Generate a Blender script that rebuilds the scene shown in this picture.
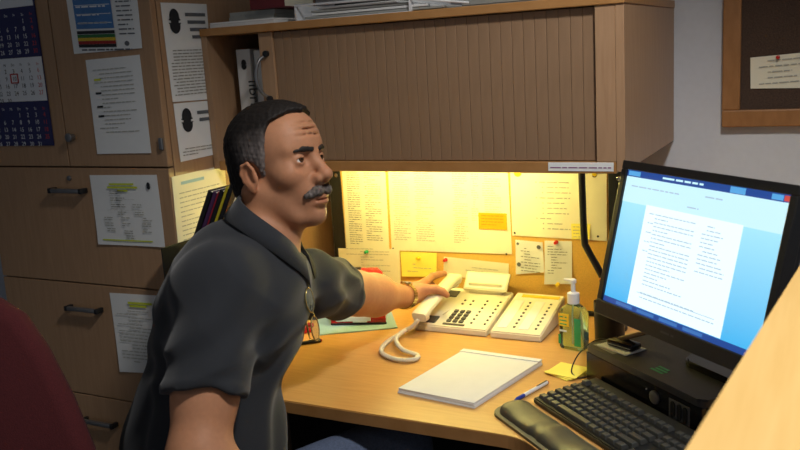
import bpy, bmesh, math, random
import numpy as np
from mathutils import Matrix, Vector
for _o in list(bpy.data.objects):
    bpy.data.objects.remove(_o)
SC = bpy.context.scene
COL = SC.collection
# ------------------------------------------------------------------ camera
_cd = bpy.data.cameras.new('camera'); _cd.sensor_width = 36.0; _cd.lens = 861.1/800*36
_cd.clip_start = 0.02
_cd.dof.use_dof = True; _cd.dof.focus_distance = 1.85; _cd.dof.aperture_fstop = 6.3
_cam = bpy.data.objects.new('camera', _cd); COL.objects.link(_cam)
_r, _u, _f = ((0.89024, 0.45158, -0.05961), (-0.03607, 0.20034, 0.97906), (-0.45406, 0.86945, -0.19464))
_cam.matrix_world = Matrix(((_r[0],_u[0],-_f[0],0),(_r[1],_u[1],-_f[1],0),(_r[2],_u[2],-_f[2],1.46),(0,0,0,1)))
SC.camera = _cam
# ------------------------------------------------------------------ world
_w = bpy.data.worlds.new('world'); SC.world = _w; _w.use_nodes = True
_w.node_tree.nodes['Background'].inputs[0].default_value = (0.70, 0.78, 0.90, 1)
_w.node_tree.nodes['Background'].inputs[1].default_value = 0.19
# ------------------------------------------------------------------ lights
def area_light(name, loc, rot, sx, sy, energy, color, spread=180):
    l = bpy.data.lights.new(name, 'AREA'); l.shape = 'RECTANGLE'; l.size = sx; l.size_y = sy
    l.energy = energy; l.color = color; l.spread = math.radians(spread)
    o = bpy.data.objects.new(name, l); o.location = loc; o.rotation_euler = rot; COL.objects.link(o)
    return o
def spot_light(name, loc, target, energy, color, angle, blend, size):
    l = bpy.data.lights.new(name, 'SPOT'); l.energy = energy; l.color = color
    l.spot_size = math.radians(angle); l.spot_blend = blend; l.shadow_soft_size = size
    o = bpy.data.objects.new(name, l); o.location = loc
    o.rotation_euler = (Vector(target)-Vector(loc)).to_track_quat('-Z', 'Y').to_euler(); COL.objects.link(o)
    return o
spot_light('ceiling_downlight_beam', (0.08, 0.88, 2.55), (-0.40, 1.30, 0.7), 98, (1.0, 0.97, 0.93), 96, 0.7, 0.10)
spot_light('ceiling_downlight_beam', (-0.85, -0.6, 2.55), (-1.0, 0.9, 0.9), 10, (1.0, 0.93, 0.85), 100, 0.9, 0.15)
SC.view_settings.view_transform = 'Standard'; SC.view_settings.look = 'None'
SC.view_settings.gamma = 1.0; SC.view_settings.use_curve_mapping = False
SC.view_settings.exposure = 0.0
SC.cycles.use_denoising = True
SC.cycles.max_bounces = 8
R = math.radians
rnd = random.Random(7)
# ------------------------------------------------------------------ materials
def lin(c):
    return tuple((v/12.92 if v <= 0.04045 else ((v+0.055)/1.055)**2.4) for v in [x/255 for x in c])
def mat(name, rgb, rough=0.5, metal=0.0, var=0.08, scale=40.0, bump=0.0, stretch=(1,1,1), spec=0.5, emit=None, estr=0.0,
        trans=0.0, coat=0.0, sss=0.0, rgb2=None, attr=None, sheen=0.0, ior=1.45):
    """procedural principled material: colour broken up by noise, optional bump"""
    m = bpy.data.materials.new(name); m.use_nodes = True
    nt = m.node_tree; b = nt.nodes['Principled BSDF']; L = nt.links
    c = lin(rgb)
    tc = nt.nodes.new('ShaderNodeTexCoord'); mp = nt.nodes.new('ShaderNodeMapping')
    mp.inputs['Scale'].default_value = stretch
    L.new(tc.outputs['Object'], mp.inputs[0])
    nz = nt.nodes.new('ShaderNodeTexNoise'); nz.inputs['Scale'].default_value = scale; nz.inputs['Detail'].default_value = 5
    L.new(mp.outputs[0], nz.inputs['Vector'])
    rp = nt.nodes.new('ShaderNodeValToRGB')
    c2 = lin(rgb2) if rgb2 else tuple(min(1, v*(1+var)) for v in c)
    c1 = c if rgb2 else tuple(v*(1-var) for v in c)
    rp.color_ramp.elements[0].position = 0.3; rp.color_ramp.elements[1].position = 0.7
    rp.color_ramp.elements[0].color = (*c1, 1); rp.color_ramp.elements[1].color = (*c2, 1)
    L.new(nz.outputs[0], rp.inputs[0])
    out = rp.outputs[0]
    if attr:
        at = nt.nodes.new('ShaderNodeAttribute'); at.attribute_name = attr
        mx = nt.nodes.new('ShaderNodeMix'); mx.data_type = 'RGBA'; mx.blend_type = 'MULTIPLY'; mx.inputs[0].default_value = 1.0
        L.new(rp.outputs[0], mx.inputs[6]); L.new(at.outputs[0], mx.inputs[7]); out = mx.outputs[2]
    L.new(out, b.inputs['Base Color'])
    b.inputs['Roughness'].default_value = rough; b.inputs['Metallic'].default_value = metal
    b.inputs['Specular IOR Level'].default_value = spec; b.inputs['IOR'].default_value = ior
    b.inputs['Transmission Weight'].default_value = trans; b.inputs['Coat Weight'].default_value = coat
    b.inputs['Sheen Weight'].default_value = sheen
    if sss:
        b.inputs['Subsurface Weight'].default_value = sss; b.inputs['Subsurface Radius'].default_value = (0.012, 0.005, 0.003)
        b.inputs['Subsurface Scale'].default_value = 0.6
    if emit:
        b.inputs['Emission Color'].default_value = (*lin(emit), 1); b.inputs['Emission Strength'].default_value = estr
    if bump:
        bp = nt.nodes.new('ShaderNodeBump'); bp.inputs['Strength'].default_value = bump; bp.inputs['Distance'].default_value = 0.002
        L.new(nz.outputs[0], bp.inputs['Height']); L.new(bp.outputs[0], b.inputs['Normal'])
    return m
M = {}
M['wood_v'] = mat('beech_laminate_upright', (160,126,95), 0.42, rgb2=(171,137,105), scale=14, stretch=(9,9,0.7))
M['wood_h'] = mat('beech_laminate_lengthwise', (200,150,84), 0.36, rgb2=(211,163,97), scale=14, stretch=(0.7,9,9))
M['edge'] = mat('beech_edge_band', (160,114,64), 0.4, rgb2=(172,126,76), scale=12, stretch=(2,9,2))
M['counter'] = mat('maple_counter_laminate', (228,186,112), 0.5, rgb2=(236,196,124), scale=10, stretch=(9,0.6,9))
M['wall'] = mat('painted_plaster', (203,207,215), 0.85, var=0.02, scale=60, bump=0.08)
M['ceil'] = mat('ceiling_tile', (205,205,200), 0.9, var=0.03, scale=80, bump=0.1)
M['floor'] = mat('grey_carpet', (92,90,90), 0.95, var=0.2, scale=250, bump=0.3)
M['paper'] = mat('white_paper', (226,228,228), 0.75, var=0.015, scale=30)
M['cream'] = mat('cream_paper', (232,228,206), 0.75, var=0.02, scale=30)
M['ink'] = mat('grey_ink', (95,98,104), 0.7, var=0.1)
M['inkf'] = mat('faint_ink', (168,168,160), 0.7, var=0.1)
M['ink2'] = mat('mid_grey_ink', (138,138,130), 0.7, var=0.1)
M['black_ink'] = mat('black_ink', (34,36,40), 0.7, var=0.1)
M['yellow'] = mat('yellow_note_paper', (250,238,110), 0.75, var=0.03, scale=20)
M['hilite'] = mat('yellow_green_highlighter', (196,208,60), 0.75, var=0.05)
M['orange'] = mat('orange_note_paper', (246,164,10), 0.7, var=0.04)
M['cork_y'] = mat('tan_pin_fabric', (222,176,88), 0.95, var=0.10, scale=320, bump=0.25)
M['cork_d'] = mat('dark_brown_cork', (74,58,48), 0.95, var=0.25, scale=260, bump=0.4)
M['blackp'] = mat('black_plastic', (26,27,29), 0.42, var=0.1, scale=60)
M['darkp'] = mat('charcoal_plastic', (54,55,58), 0.45, var=0.08, scale=90)
M['gloss'] = mat('glossy_black_plastic', (18,18,20), 0.2, var=0.1)
M['grey'] = mat('grey_metal', (128,128,130), 0.35, 0.7, var=0.06)
M['chrome'] = mat('chrome', (205,205,205), 0.18, 1.0, var=0.03)
M['void'] = mat('recess_shade', (30,26,24), 0.9, var=0.1)  # near-black colour standing in for shade inside gaps
M['redfab'] = mat('dark_red_upholstery', (72,21,25), 0.95, var=0.16, scale=420, bump=0.3)
M['phone'] = mat('ivory_plastic', (226,220,200), 0.42, var=0.02, scale=50)
M['keyd'] = mat('dark_phone_key', (74,72,68), 0.5, var=0.08)
M['redg'] = mat('glossy_red_plastic', (186,26,28), 0.16, var=0.06, coat=0.5)
M['bluef'] = mat('pale_blue_card', (150,186,206), 0.6, var=0.04)
M['green'] = mat('green_plastic', (36,160,96), 0.3, var=0.05)
M['redpin'] = mat('red_plastic', (200,40,30), 0.3, var=0.05)
M['yelpin'] = mat('yellow_plastic', (240,205,40), 0.3, var=0.05)
M['bulb'] = mat('ceiling_bulb', (255,240,200), 0.4, emit=(255,240,215), estr=3.0)
M['tube'] = mat('lamp_tube', (255,240,200), 0.4, emit=(255,238,140), estr=82.0)
M['navy'] = mat('navy_calendar_print', (44,46,92), 0.6, var=0.06)
M['white'] = mat('white_print', (225,228,232), 0.6, var=0.02)
M['redink'] = mat('red_ink', (196,70,60), 0.6, var=0.05)
# ------------------------------------------------------------------ mesh helpers
def link(name, me, m=None, parent=None, smooth=False):
    o = bpy.data.objects.new(name, me); COL.objects.link(o)
    if parent is not None: o.parent = parent
    if m is not None:
        for q in (m if isinstance(m, (list, tuple)) else [m]): me.materials.append(q)
    if smooth: me.shade_smooth()
    return o
def done(name, bm, m=None, parent=None, smooth=False, angle=None):
    me = bpy.data.meshes.new(name)
    bmesh.ops.recalc_face_normals(bm, faces=bm.faces[:])
    bm.to_mesh(me); bm.free()
    o = link(name, me, m, parent)
    if smooth:
        me.shade_smooth()
        if angle: me.set_sharp_from_angle(angle=R(angle))
    return o
def tag(o, label, cat, group=None):
    o['label'] = label; o['category'] = cat
    if group: o['group'] = group
    return o
def thing(name, label, cat, loc=(0,0,0), rz=0.0, group=None, rot=None):
    o = bpy.data.objects.new(name, None); COL.objects.link(o); o.location = loc
    o.rotation_euler = rot if rot else (0,0,rz); o.empty_display_size = 0.05
    return tag(o, label, cat, group)
def struct(o):
    o['kind'] = 'structure'; return o
def BM(): return bmesh.new()
def box(bm, c, s, bev=0.0, mx=None, seg=2, mi=0):
    g = bmesh.ops.create_cube(bm, size=1.0)
    vs = g['verts']
    bmesh.ops.scale(bm, vec=s, verts=vs)
    if bev:
        es = list({e for v in vs for e in v.link_edges})
        r_ = bmesh.ops.bevel(bm, geom=es, offset=bev, segments=seg, affect='EDGES', profile=0.5)
        vs = list({v for f in r_['faces'] for v in f.verts} | {v for v in vs if v.is_valid})
    bmesh.ops.translate(bm, vec=c, verts=vs)
    if mx is not None: bmesh.ops.transform(bm, matrix=mx, verts=vs)
    if mi:
        for f in {f for v in vs for f in v.link_faces}: f.material_index = mi
    return vs
def box2(bm, lo, hi, bev=0.0, mx=None, mi=0):
    return box(bm, [(a+b)/2 for a,b in zip(lo,hi)], [b-a for a,b in zip(lo,hi)], bev, mx, mi=mi)
def cyl(bm, c, r, h, n=20, axis='z', r2=None, bev=0.0):
    g = bmesh.ops.create_cone(bm, cap_ends=True, segments=n, radius1=r, radius2=(r if r2 is None else r2), depth=h)
    vs = g['verts']
    if bev:
        es = [e for e in {e for v in vs for e in v.link_edges} if len(e.link_faces) == 2 and any(len(f.verts) > 4 for f in e.link_faces)]
        r_ = bmesh.ops.bevel(bm, geom=es, offset=bev, segments=2, affect='EDGES', profile=0.5)
        vs = list({v for f in r_['faces'] for v in f.verts} | {v for v in vs if v.is_valid})
    if axis == 'x': bmesh.ops.rotate(bm, matrix=Matrix.Rotation(R(90), 3, 'Y'), verts=vs)
    if axis == 'y': bmesh.ops.rotate(bm, matrix=Matrix.Rotation(R(90), 3, 'X'), verts=vs)
    bmesh.ops.translate(bm, vec=c, verts=vs)
    return vs
def ball(bm, c, r, n=12, s=(1,1,1)):
    g = bmesh.ops.create_uvsphere(bm, u_segments=n, v_segments=max(6, n//2+2), radius=r)
    bmesh.ops.scale(bm, vec=s, verts=g['verts']); bmesh.ops.translate(bm, vec=c, verts=g['verts'])
    return g['verts']
def smooth_path(pts, n=8):
    """Catmull-Rom through the points"""
    P = [Vector(p) for p in pts]; P = [P[0]*2-P[1]] + P + [P[-1]*2-P[-2]]; out = []
    for i in range(1, len(P)-2):
        a, b, c, d = P[i-1:i+3]
        for k in range(n):
            t = k/n
            out.append(0.5*((2*b)+(c-a)*t+(2*a-5*b+4*c-d)*t*t+(3*b-a-3*c+d)*t*t*t))
    out.append(P[-2]); return out
def tube(bm, pts, r, n=8, closed=False, caps=True):
    P = [Vector(p) for p in pts]; N = len(P); rings = []
    rr = r if callable(r) else (lambda i: r)
    up = Vector((0,0,1)); prev = None
    for i in range(N):
        t = (P[(i+1) % N]-P[i-1]) if closed else (P[min(i+1,N-1)]-P[max(i-1,0)])
        t.normalize()
        if prev is None:
            a = t.cross(up)
            if a.length < 1e-3: a = t.cross(Vector((1,0,0)))
        else: a = prev - t*prev.dot(t)
        a.normalize(); prev = a; b = t.cross(a)
        rings.append([bm.verts.new(P[i]+(a*math.cos(2*math.pi*k/n)+b*math.sin(2*math.pi*k/n))*rr(i)) for k in range(n)])
    for i in range(N if closed else N-1):
        A, B = rings[i], rings[(i+1) % N]
        for k in range(n): bm.faces.new((A[k], A[(k+1) % n], B[(k+1) % n], B[k]))
    if caps and not closed:
        bm.faces.new(rings[0][::-1]); bm.faces.new(rings[-1])
def lathe(bm, prof, n=24, c=(0,0,0), sy=1.0):
    rings = [[bm.verts.new((c[0]+r*math.cos(2*math.pi*k/n), c[1]+sy*r*math.sin(2*math.pi*k/n), c[2]+z)) for k in range(n)] for r, z in prof]
    for A, B in zip(rings, rings[1:]):
        for k in range(n): bm.faces.new((A[k], A[(k+1) % n], B[(k+1) % n], B[k]))
    bm.faces.new(rings[0][::-1]); bm.faces.new(rings[-1])
def prism(bm, poly, z0, z1, bev=0.0):
    n = len(poly)
    A = [bm.verts.new((x, y, z0)) for x, y in poly]; B = [bm.verts.new((x, y, z1)) for x, y in poly]
    bm.faces.new(A[::-1]); top = bm.faces.new(B)
    for k in range(n): bm.faces.new((A[k], A[(k+1) % n], B[(k+1) % n], B[k]))
    if bev: bmesh.ops.bevel(bm, geom=list(top.edges), offset=bev, segments=2, affect='EDGES')
def rect_poly(w, d, r, n=5):
    out = []
    for cx, cy, a0 in ((w/2-r, d/2-r, 0), (-w/2+r, d/2-r, 90), (-w/2+r, -d/2+r, 180), (w/2-r, -d/2+r, 270)):
        for k in range(n+1):
            a = R(a0+90*k/n); out.append((cx+r*math.cos(a), cy+r*math.sin(a)))
    return out
_tc = {}
def text(bm, s, size, mx, align='LEFT', depth=0.0):
    """lettering as flat mesh; local x right, y up, transformed by mx"""
    key = (s, align)
    if key not in _tc:
        c = bpy.data.curves.new('lettering', 'FONT'); c.body = s; c.size = 1.0; c.align_x = align; c.resolution_u = 2; c.fill_mode = 'FRONT'
        o = bpy.data.objects.new('lettering', c); me = o.to_mesh()
        _tc[key] = ([v.co.copy() for v in me.vertices], [tuple(p.vertices) for p in me.polygons])
        o.to_mesh_clear(); bpy.data.objects.remove(o); bpy.data.curves.remove(c)
    vs, fs = _tc[key]
    V = [bm.verts.new(mx @ (v*size)) for v in vs]
    for f in fs:
        try: bm.faces.new([V[i] for i in f])
        except ValueError: pass
def quad(bm, mx, x0, y0, x1, y1):
    bm.faces.new([bm.verts.new(mx @ Vector(p)) for p in ((x0,y0,0),(x1,y0,0),(x1,y1,0),(x0,y1,0))])
def disc(bm, mx, cx, cy, rx, ry=None, n=16):
    ry = ry or rx
    bm.faces.new([bm.verts.new(mx @ Vector((cx+rx*math.cos(2*math.pi*k/n), cy+ry*math.sin(2*math.pi*k/n), 0))) for k in range(n)])
def XZ(x, y, z):    # paper plane facing -Y: local x -> +X, y -> +Z, z -> -Y
    return Matrix(((1,0,0,x),(0,0,-1,y),(0,1,0,z),(0,0,0,1)))
def YZ(x, y, z):    # paper plane facing +X: local x -> +Y
    return Matrix(((0,0,1,x),(1,0,0,y),(0,1,0,z),(0,0,0,1)))
def words(bm, mx, x0, y0, w, h, size, gap, seed=1, indent=0.0, fill=0.85, zoff=0.0):
    """unreadable lines of print: short strips with word gaps, within the box (x0,y0)-(x0+w,y0+h), from the top"""
    q = random.Random(seed); y = y0+h-size
    while y > y0:
        x = x0+(indent if q.random() < 0.4 else 0); xe = x0+w*(1 if q.random() < fill else q.uniform(0.3, 0.9))
        while x < xe:
            l = q.uniform(1.5, 6)*size
            quad(bm, mx, x, y, min(x+l, xe), y+size*0.62); x += l+size*0.7
        y -= gap
def sheet(name, quadpts, plane, off, label, cat='paper', m='paper', group=None, curl=0.0012, seed=0, parent=None):
    """a thin sheet through four corner points (tl,tr,br,bl) given in the plane's own 2-D coordinates; plane = ('y',Y) or ('x',X)"""
    q = random.Random(seed); k, v = plane
    tl, tr, br, bl = [Vector(p) for p in quadpts]
    cen = (tl+tr+br+bl)/4
    bm = BM(); n = 6; grid = []
    for j in range(n+1):
        row = []
        for i in range(n+1):
            a, b = i/n, j/n
            p = (tl*(1-a)+tr*a)*(1-b)+(bl*(1-a)+br*a)*b
            d = off + curl*((b**3)*(0.4+0.6*abs(2*a-1)**2))
            row.append((p, d))
        grid.append(row)
    T = 0.0005
    def pos(p, d):
        return (p.x-cen.x, -d, p.y-cen.y) if k == 'y' else (d, p.x-cen.x, p.y-cen.y)
    F_ = [[bm.verts.new(pos(p, d+T)) for p, d in row] for row in grid]
    B_ = [[bm.verts.new(pos(p, d)) for p, d in row] for row in grid]
    for j in range(n):
        for i in range(n):
            bm.faces.new((F_[j][i], F_[j+1][i], F_[j+1][i+1], F_[j][i+1]))
            bm.faces.new((B_[j][i], B_[j][i+1], B_[j+1][i+1], B_[j+1][i]))
    rim = [(0,i) for i in range(n)]+[(j,n) for j in range(n)]+[(n,n-i) for i in range(n)]+[(n-j,0) for j in range(n)]
    for (a, b), (c, d) in zip(rim, rim[1:]+rim[:1]):
        bm.faces.new((F_[a][b], F_[c][d], B_[c][d], B_[a][b]))
    o = done(name, bm, M[m], parent, smooth=True, angle=40)
    o.location = (cen.x, v, cen.y) if k == 'y' else (v, cen.x, cen.y)
    if label: tag(o, label, cat, group)
    # matrix for print lying just proud of the sheet: local x along the top edge, y up, origin at the bottom-left corner
    ux = (tr-tl); W = ux.length; ux.normalize(); uy = (tl-bl); H = uy.length; uy.normalize()
    e = off+T+curl+0.0004
    def to3(w, d=0): return Vector((w.x, -d, w.y)) if k == 'y' else Vector((d, w.x, w.y))
    X_, Y_ = to3(ux), to3(uy); Z_ = Vector((0,-1,0)) if k == 'y' else Vector((1,0,0))
    org = to3(bl-cen, e)
    mx = Matrix(((X_.x,Y_.x,Z_.x,org.x),(X_.y,Y_.y,Z_.y,org.y),(X_.z,Y_.z,Z_.z,org.z),(0,0,0,1)))
    return o, mx, W, H
# ================================================================== the setting
bm = BM(); box2(bm, (-3.2,-1.6,-0.1), (2.0,2.5,0)); struct(done('floor', bm, M['floor']))
bm = BM(); box2(bm, (-3.2,2.38,0), (2.0,2.48,2.7)); struct(done('wall_back', bm, M['wall']))
bm = BM(); box2(bm, (-3.3,-1.6,0), (-3.2,2.48,2.7)); struct(done('wall_left', bm, M['wall']))
bm = BM(); box2(bm, (-3.2,-1.6,2.7), (2.0,2.48,2.8)); struct(done('ceiling', bm, M['ceil']))
# recessed ceiling lamps (outside the frame) that carry the two beams
def downlight(loc, label):
    t = thing('ceiling_downlight', label, 'ceiling light', loc)
    bm = BM(); lathe(bm, [(0.09,0.15),(0.10,0.15),(0.125,0.004),(0.125,0.0),(0.105,0.0),(0.085,0.148)], 28); done('housing', bm, M['grey'], t, True, 40)
    bm = BM(); lathe(bm, [(0.05,0.135),(0.084,0.14),(0.05,0.148)], 24); done('lamp', bm, M['bulb'], t, True)
downlight((0.08, 0.88, 2.55), 'round recessed ceiling lamp above the wooden counter')
downlight((-0.85, -0.6, 2.55), 'round recessed ceiling lamp behind the red chair')
# ================================================================== storage cabinet on the left
CX0, CX1, CF = -2.165, -1.49, 1.63
cab = thing('storage_cabinet', 'tall beech-veneer cabinet with two doors above file drawers, papers stuck on it', 'cabinet', (-1.83, 1.93, 0))
def C_(x, y, z): return (x+1.83, y-1.93, z)
bm = BM()
for lo, hi in (((CX0,CF+0.022,0.0),(CX0+0.019,2.372,2.05)), ((CX1-0.019,CF+0.022,0.0),(CX1,2.372,2.05)),
               ((CX0+.019,CF+0.022,2.03),(CX1-.019,2.372,2.05)), ((CX0+.019,CF+.03,1.206),(CX1-.019,2.36,1.226)),
               ((CX0+.019,2.358,.02),(CX1-.019,2.371,2.03)), ((CX0+.019,CF+.03,.06),(CX1-.019,2.36,.08))):
    box2(bm, C_(*lo), C_(*hi), 0.001)
done('body', bm, M['wood_v'], cab)
bm = BM(); box2(bm, C_(CX0+.02,CF+.06,.09), C_(CX1-.02,CF+.07,2.02)); done('gap_shade_panel', bm, M['void'], cab)  # added dark sheet; paints the shade seen through door and drawer gaps
bm = BM(); box2(bm, C_(CX0+.02,CF+.05,0), C_(CX1-.02,CF+.065,.06)); done('plinth', bm, M['blackp'], cab)
for x0, x1, kx in ((CX0+.001, -1.8335, None), (-1.8295, CX1-.001, -1.803)):
    bm = BM(); box2(bm, C_(x0,CF,1.219), C_(x1,CF+.019,2.045), 0.0012); d = done('door', bm, M['wood_v'], cab)
    if kx:
        bm = BM(); cyl(bm, C_(kx,CF-.008,1.297), 0.008, 0.016, 16, 'y', bev=.002); cyl(bm, C_(kx,CF-.017,1.297), 0.012, 0.008, 18, 'y', bev=.003)
        done('knob', bm, M['grey'], d, True, 40)
        bm = BM(); box2(bm, C_(-1.507,CF-.008,1.262), C_(-1.496,CF+.001,1.292), .002); done('hinge_cap', bm, M['grey'], d)
for z0, z1, hz in ((.897,1.2145,1.155), (.567,.893,.825), (.237,.563,.491), (.084,.233,.19)):
    bm = BM(); box2(bm, C_(CX0+.001,CF,z0), C_(CX1-.001,CF+.019,z1), 0.0012); d = done('drawer', bm, M['wood_v'], cab)
    bm = BM()
    box2(bm, C_(-1.897,CF-.024,hz-.006), C_(-1.783,CF-.012,hz+.006), .003)
    h_ = done('handle', bm, M['grey'], d, True, 40)
    for hx in (-1.897, -1.783):
        bm = BM(); box2(bm, C_(hx-.0055,CF-.025,hz-.0068), C_(hx+.0055,CF+.001,hz+.0068), .002); done('handle_post', bm, M['blackp'], h_, True, 40)
    if z0 > .85:
        bm = BM(); cyl(bm, C_(-1.838,CF-.002,1.187), .007, .006, 16, 'y', bev=.001); box2(bm, C_(-1.839,CF-.0056,1.183), C_(-1.837,CF-.0045,1.191)); done('lock', bm, M['grey'], d, True, 40)
# ---- papers on the cabinet
def pins(o_parent=None): pass
Y_ = CF
# three-month calendar on the left door
cal = thing('wall_calendar', 'three-month wall calendar in navy and white on the left cabinet door', 'calendar', (-2.0, Y_-.002, 1.27))
def K(x, z, d=0.0): return XZ(x+2.0, -d, z-1.27)
cx0, cx1 = -2.118, -1.878
def slab(name, x0, x1, z0, z1, d0, d1, m, par):
    bm = BM(); box2(bm, (x0+2.0,-d1,z0-1.27), (x1+2.0,-d0,z1-1.27)); return done(name, bm, m, par)
slab('backing', cx0-.002, cx1+.002, 1.275, 1.70, 0, .0012, M['navy'], cal)
slab('header', cx0, cx1-.004, 1.640, 1.70, .0014, .0026, M['white'], cal)
def month(z0, z1, first_col, ndays, pale, sheetm, mark=None):
    sh = slab('month_sheet', cx0, cx1, z0, z1, .0014, .0032, sheetm, cal)
    bm = BM(); bmr = BM(); pitch = .0315; rows = 0
    for d in range(1, ndays+1):
        i = first_col+d-1; c = i % 7; r_ = i//7
        x = cx1-.016-(6-c)*pitch; z = z1-.040-r_*.0195
        text(bmr if c == 6 else bm, str(d), .0165, K(x, z, .0038), 'CENTER')
    for i, w in enumerate(('Mo','Di','Mi','Do','Fr','Sa','So')):
        text(bmr if i == 6 else bm, w, .010, K(cx1-.016-(6-i)*pitch, z1-.021, .0038), 'CENTER')
    done('day_numbers', bm, M['white'] if pale else M['black_ink'], sh); done('sunday_numbers', bmr, M['redink'], sh)
    if mark:
        c, r_ = mark; x = cx1-.016-(6-c)*pitch; z = z1-.034-r_*.0195
        bm = BM()
        for a, b, c_, d_ in ((-.015,-.013,.015,-.010),(-.015,.010,.015,.013),(-.015,-.013,-.012,.013),(.012,-.013,.015,.013)):
            box2(bm, (x+2.0+a,-.0052,z-1.27+b), (x+2.0+c_,-.0036,z-1.27+d_))
        done('date_marker', bm, M['redink'], cal)
month(1.512, 1.638, 5, 31, True, M['navy'])
month(1.395, 1.510, 1, 30, False, M['white'], (3,1))
month(1.279, 1.393, 3, 31, True, M['navy'])
# printed sheets on the right door
o, mx, W, H = sheet('printed_notice', ((-1.764,1.690),(-1.526,1.680),(-1.528,1.511),(-1.759,1.509)), ('y',Y_), .0012,
                    'white notice with a blue picture and striped flag bands, top of right cabinet door')
bm = BM(); quad(bm, mx, .022, .062, .150, H-.01); done('blue_picture', bm, mat('blue_print', (72,120,176), .6, var=.12, scale=25), o)
q_ = mx @ Matrix.Translation((0,0,.0003)); bm = BM()
for i in range(4): quad(bm, q_, .028, .075+i*.022, .145, .0765+i*.022)
words(bm, q_, .03, .07, .10, .09, .006, .02, 5); done('picture_lettering', bm, M['white'], o)
for k, (c, z) in enumerate((((40,40,40),.016),((150,44,40),.024),((206,176,52),.032),((52,110,60),.040),((40,42,46),.049))):
    bm = BM(); quad(bm, q_, .022, z, .150, z+.0078); done('colour_band', bm, mat('printed_band', c, .6, var=.05), o)
bm = BM(); words(bm, mx, .165, .04, .05, H-.06, .005, .011, 8); words(bm, mx, .03, .004, .17, .010, .006, .012, 3)
disc(bm, mx, .185, .024, .008, .006); done('print', bm, M['ink'], o)
o, mx, W, H = sheet('printed_letter', ((-1.723,1.492),(-1.540,1.496),(-1.538,1.254),(-1.723,1.252)), ('y',Y_), .0012,
                    'white letter with short coloured headings below the blue notice, right cabinet door')
bm = BM(); words(bm, mx, .022, .045, W-.05, H-.07, .0035, .0105, 11, .02, .5); done('print', bm, M['inkf'], o)
bm = BM()
for z in (.152,.118,.094): quad(bm, mx, .022, z, .042, z+.005)
done('dark_headings', bm, M['black_ink'], o)
bm = BM(); quad(bm, mx, .022, .186, .046, .191); done('yellow_heading', bm, M['hilite'], o)
def crest(bm, mx, x, y, s):     # a dark two-lobed emblem: domed upper and lower halves with flared brims round a narrow waist
    up = [(.66,.10),(.52,.24)]+[(.54*math.cos(R(a)), .30+.62*math.sin(R(a))) for a in range(0,181,20)]+[(-.52,.24),(-.66,.10)]
    pts = [(.42,-.10),(.42,.04)]+up+[(-.42,.04),(-.42,-.10)]+[(-px*1.05,-py*.95) for px, py in up]
    bm.faces.new([bm.verts.new(mx @ Vector((x+px*s, y+py*s, 0))) for px, py in pts])
o, mx, W, H = sheet('organisation_chart', ((-1.762,1.196),(-1.530,1.199),(-1.527,1.013),(-1.760,1.010)), ('y',Y_), .0012,
                    'white chart with yellow-green heading and dark emblem on the top file drawer', curl=.003)
bm = BM()
for i, (x, w) in enumerate(((.068,.085),(.060,.105),(.095,.035))): quad(bm, mx, x, .160-i*.0085, x+w, .165-i*.0085)
quad(bm, mx, .02, .012, .195, .0155); done('highlighted_lines', bm, M['hilite'], o)
bm = BM(); crest(bm, mx, .203, .158, .0105); done('emblem', bm, M['black_ink'], o)
bm = BM()
for x, y in ((.08,.14),(.10,.14),(.08,.122),(.10,.122),(.08,.105),(.10,.105),(.155,.105),(.10,.085),(.16,.085),(.05,.07),(.11,.07),(.185,.07),(.05,.055),(.11,.055),(.18,.055),(.055,.04),(.115,.035),(.18,.04),(.12,.022)):
    words(bm, mx, x-.014, y-.004, .03, .011, .004, .006, int(x*1e4+y*1e3))
for x0, y0, x1, y1 in ((.10,.112,.1008,.135),(.10,.078,.1008,.1),(.05,.094,.17,.0946),(.105,.122,.15,.1226)): quad(bm, mx, x0, y0, x1, y1)
done('print', bm, M['inkf'], o)
o, mx, W, H = sheet('printed_list', ((-1.745,.876),(-1.535,.882),(-1.538,.668),(-1.742,.652)), ('y',Y_), .0012,
                    'white list with a yellow-green heading on the middle file drawer, half behind the man', curl=.003)
bm = BM(); quad(bm, mx, .065, .197, .15, .2035); quad(bm, mx, .07, .189, .13, .195); done('highlighted_lines', bm, M['hilite'], o)
bm = BM(); words(bm, mx, .02, .03, .17, .15, .004, .0095, 21, .04, .4); done('print', bm, M['inkf'], o)
# sheets on the cabinet's right side
def poster(q, off, label, s1, title):
    o, mx, W, H = sheet('printed_poster', q, ('x',CX1), off, label)
    bm = BM(); crest(bm, mx, .042, H-.045, .034); done('emblem', bm, M['black_ink'], o)
    bm = BM()
    for i, s in enumerate(title): quad(bm, mx, .083+.006*i, H-.032-i*.0185, W-.012-.003*(i % 2), H-.0235-i*.0185)
    done('title', bm, M['ink'], o)
    bm = BM(); words(bm, mx, .012, .012, W-.024, H-.125, .0042, .0078, s1, .01, .85); done('print', bm, M['ink2'], o)
poster(((1.665,1.617),(1.838,1.617),(1.832,1.372),(1.669,1.376)), .0012, 'tall grey-white poster with round dark emblem, upper one on cabinet side', 31, range(4))
poster(((1.672,1.372),(1.832,1.369),(1.815,1.227),(1.674,1.225)), .0012, 'smaller poster with dark emblem below the tall one on cabinet side', 32, range(2))
o, mx, W, H = sheet('pinned_sheet', ((1.636,1.193),(1.846,1.193),(1.842,.95),(1.630,.95)), ('x',CX1), .0012, 'cream sheet with a blue line on cabinet side behind the dark folders', m='cream')
bm = BM(); quad(bm, mx, .03, H-.025, .12, H-.017); done('blue_heading', bm, M['bluef'], o)
bm = BM(); words(bm, mx, .02, .03, .16, .17, .004, .012, 5); done('print', bm, M['inkf'], o)
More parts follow.
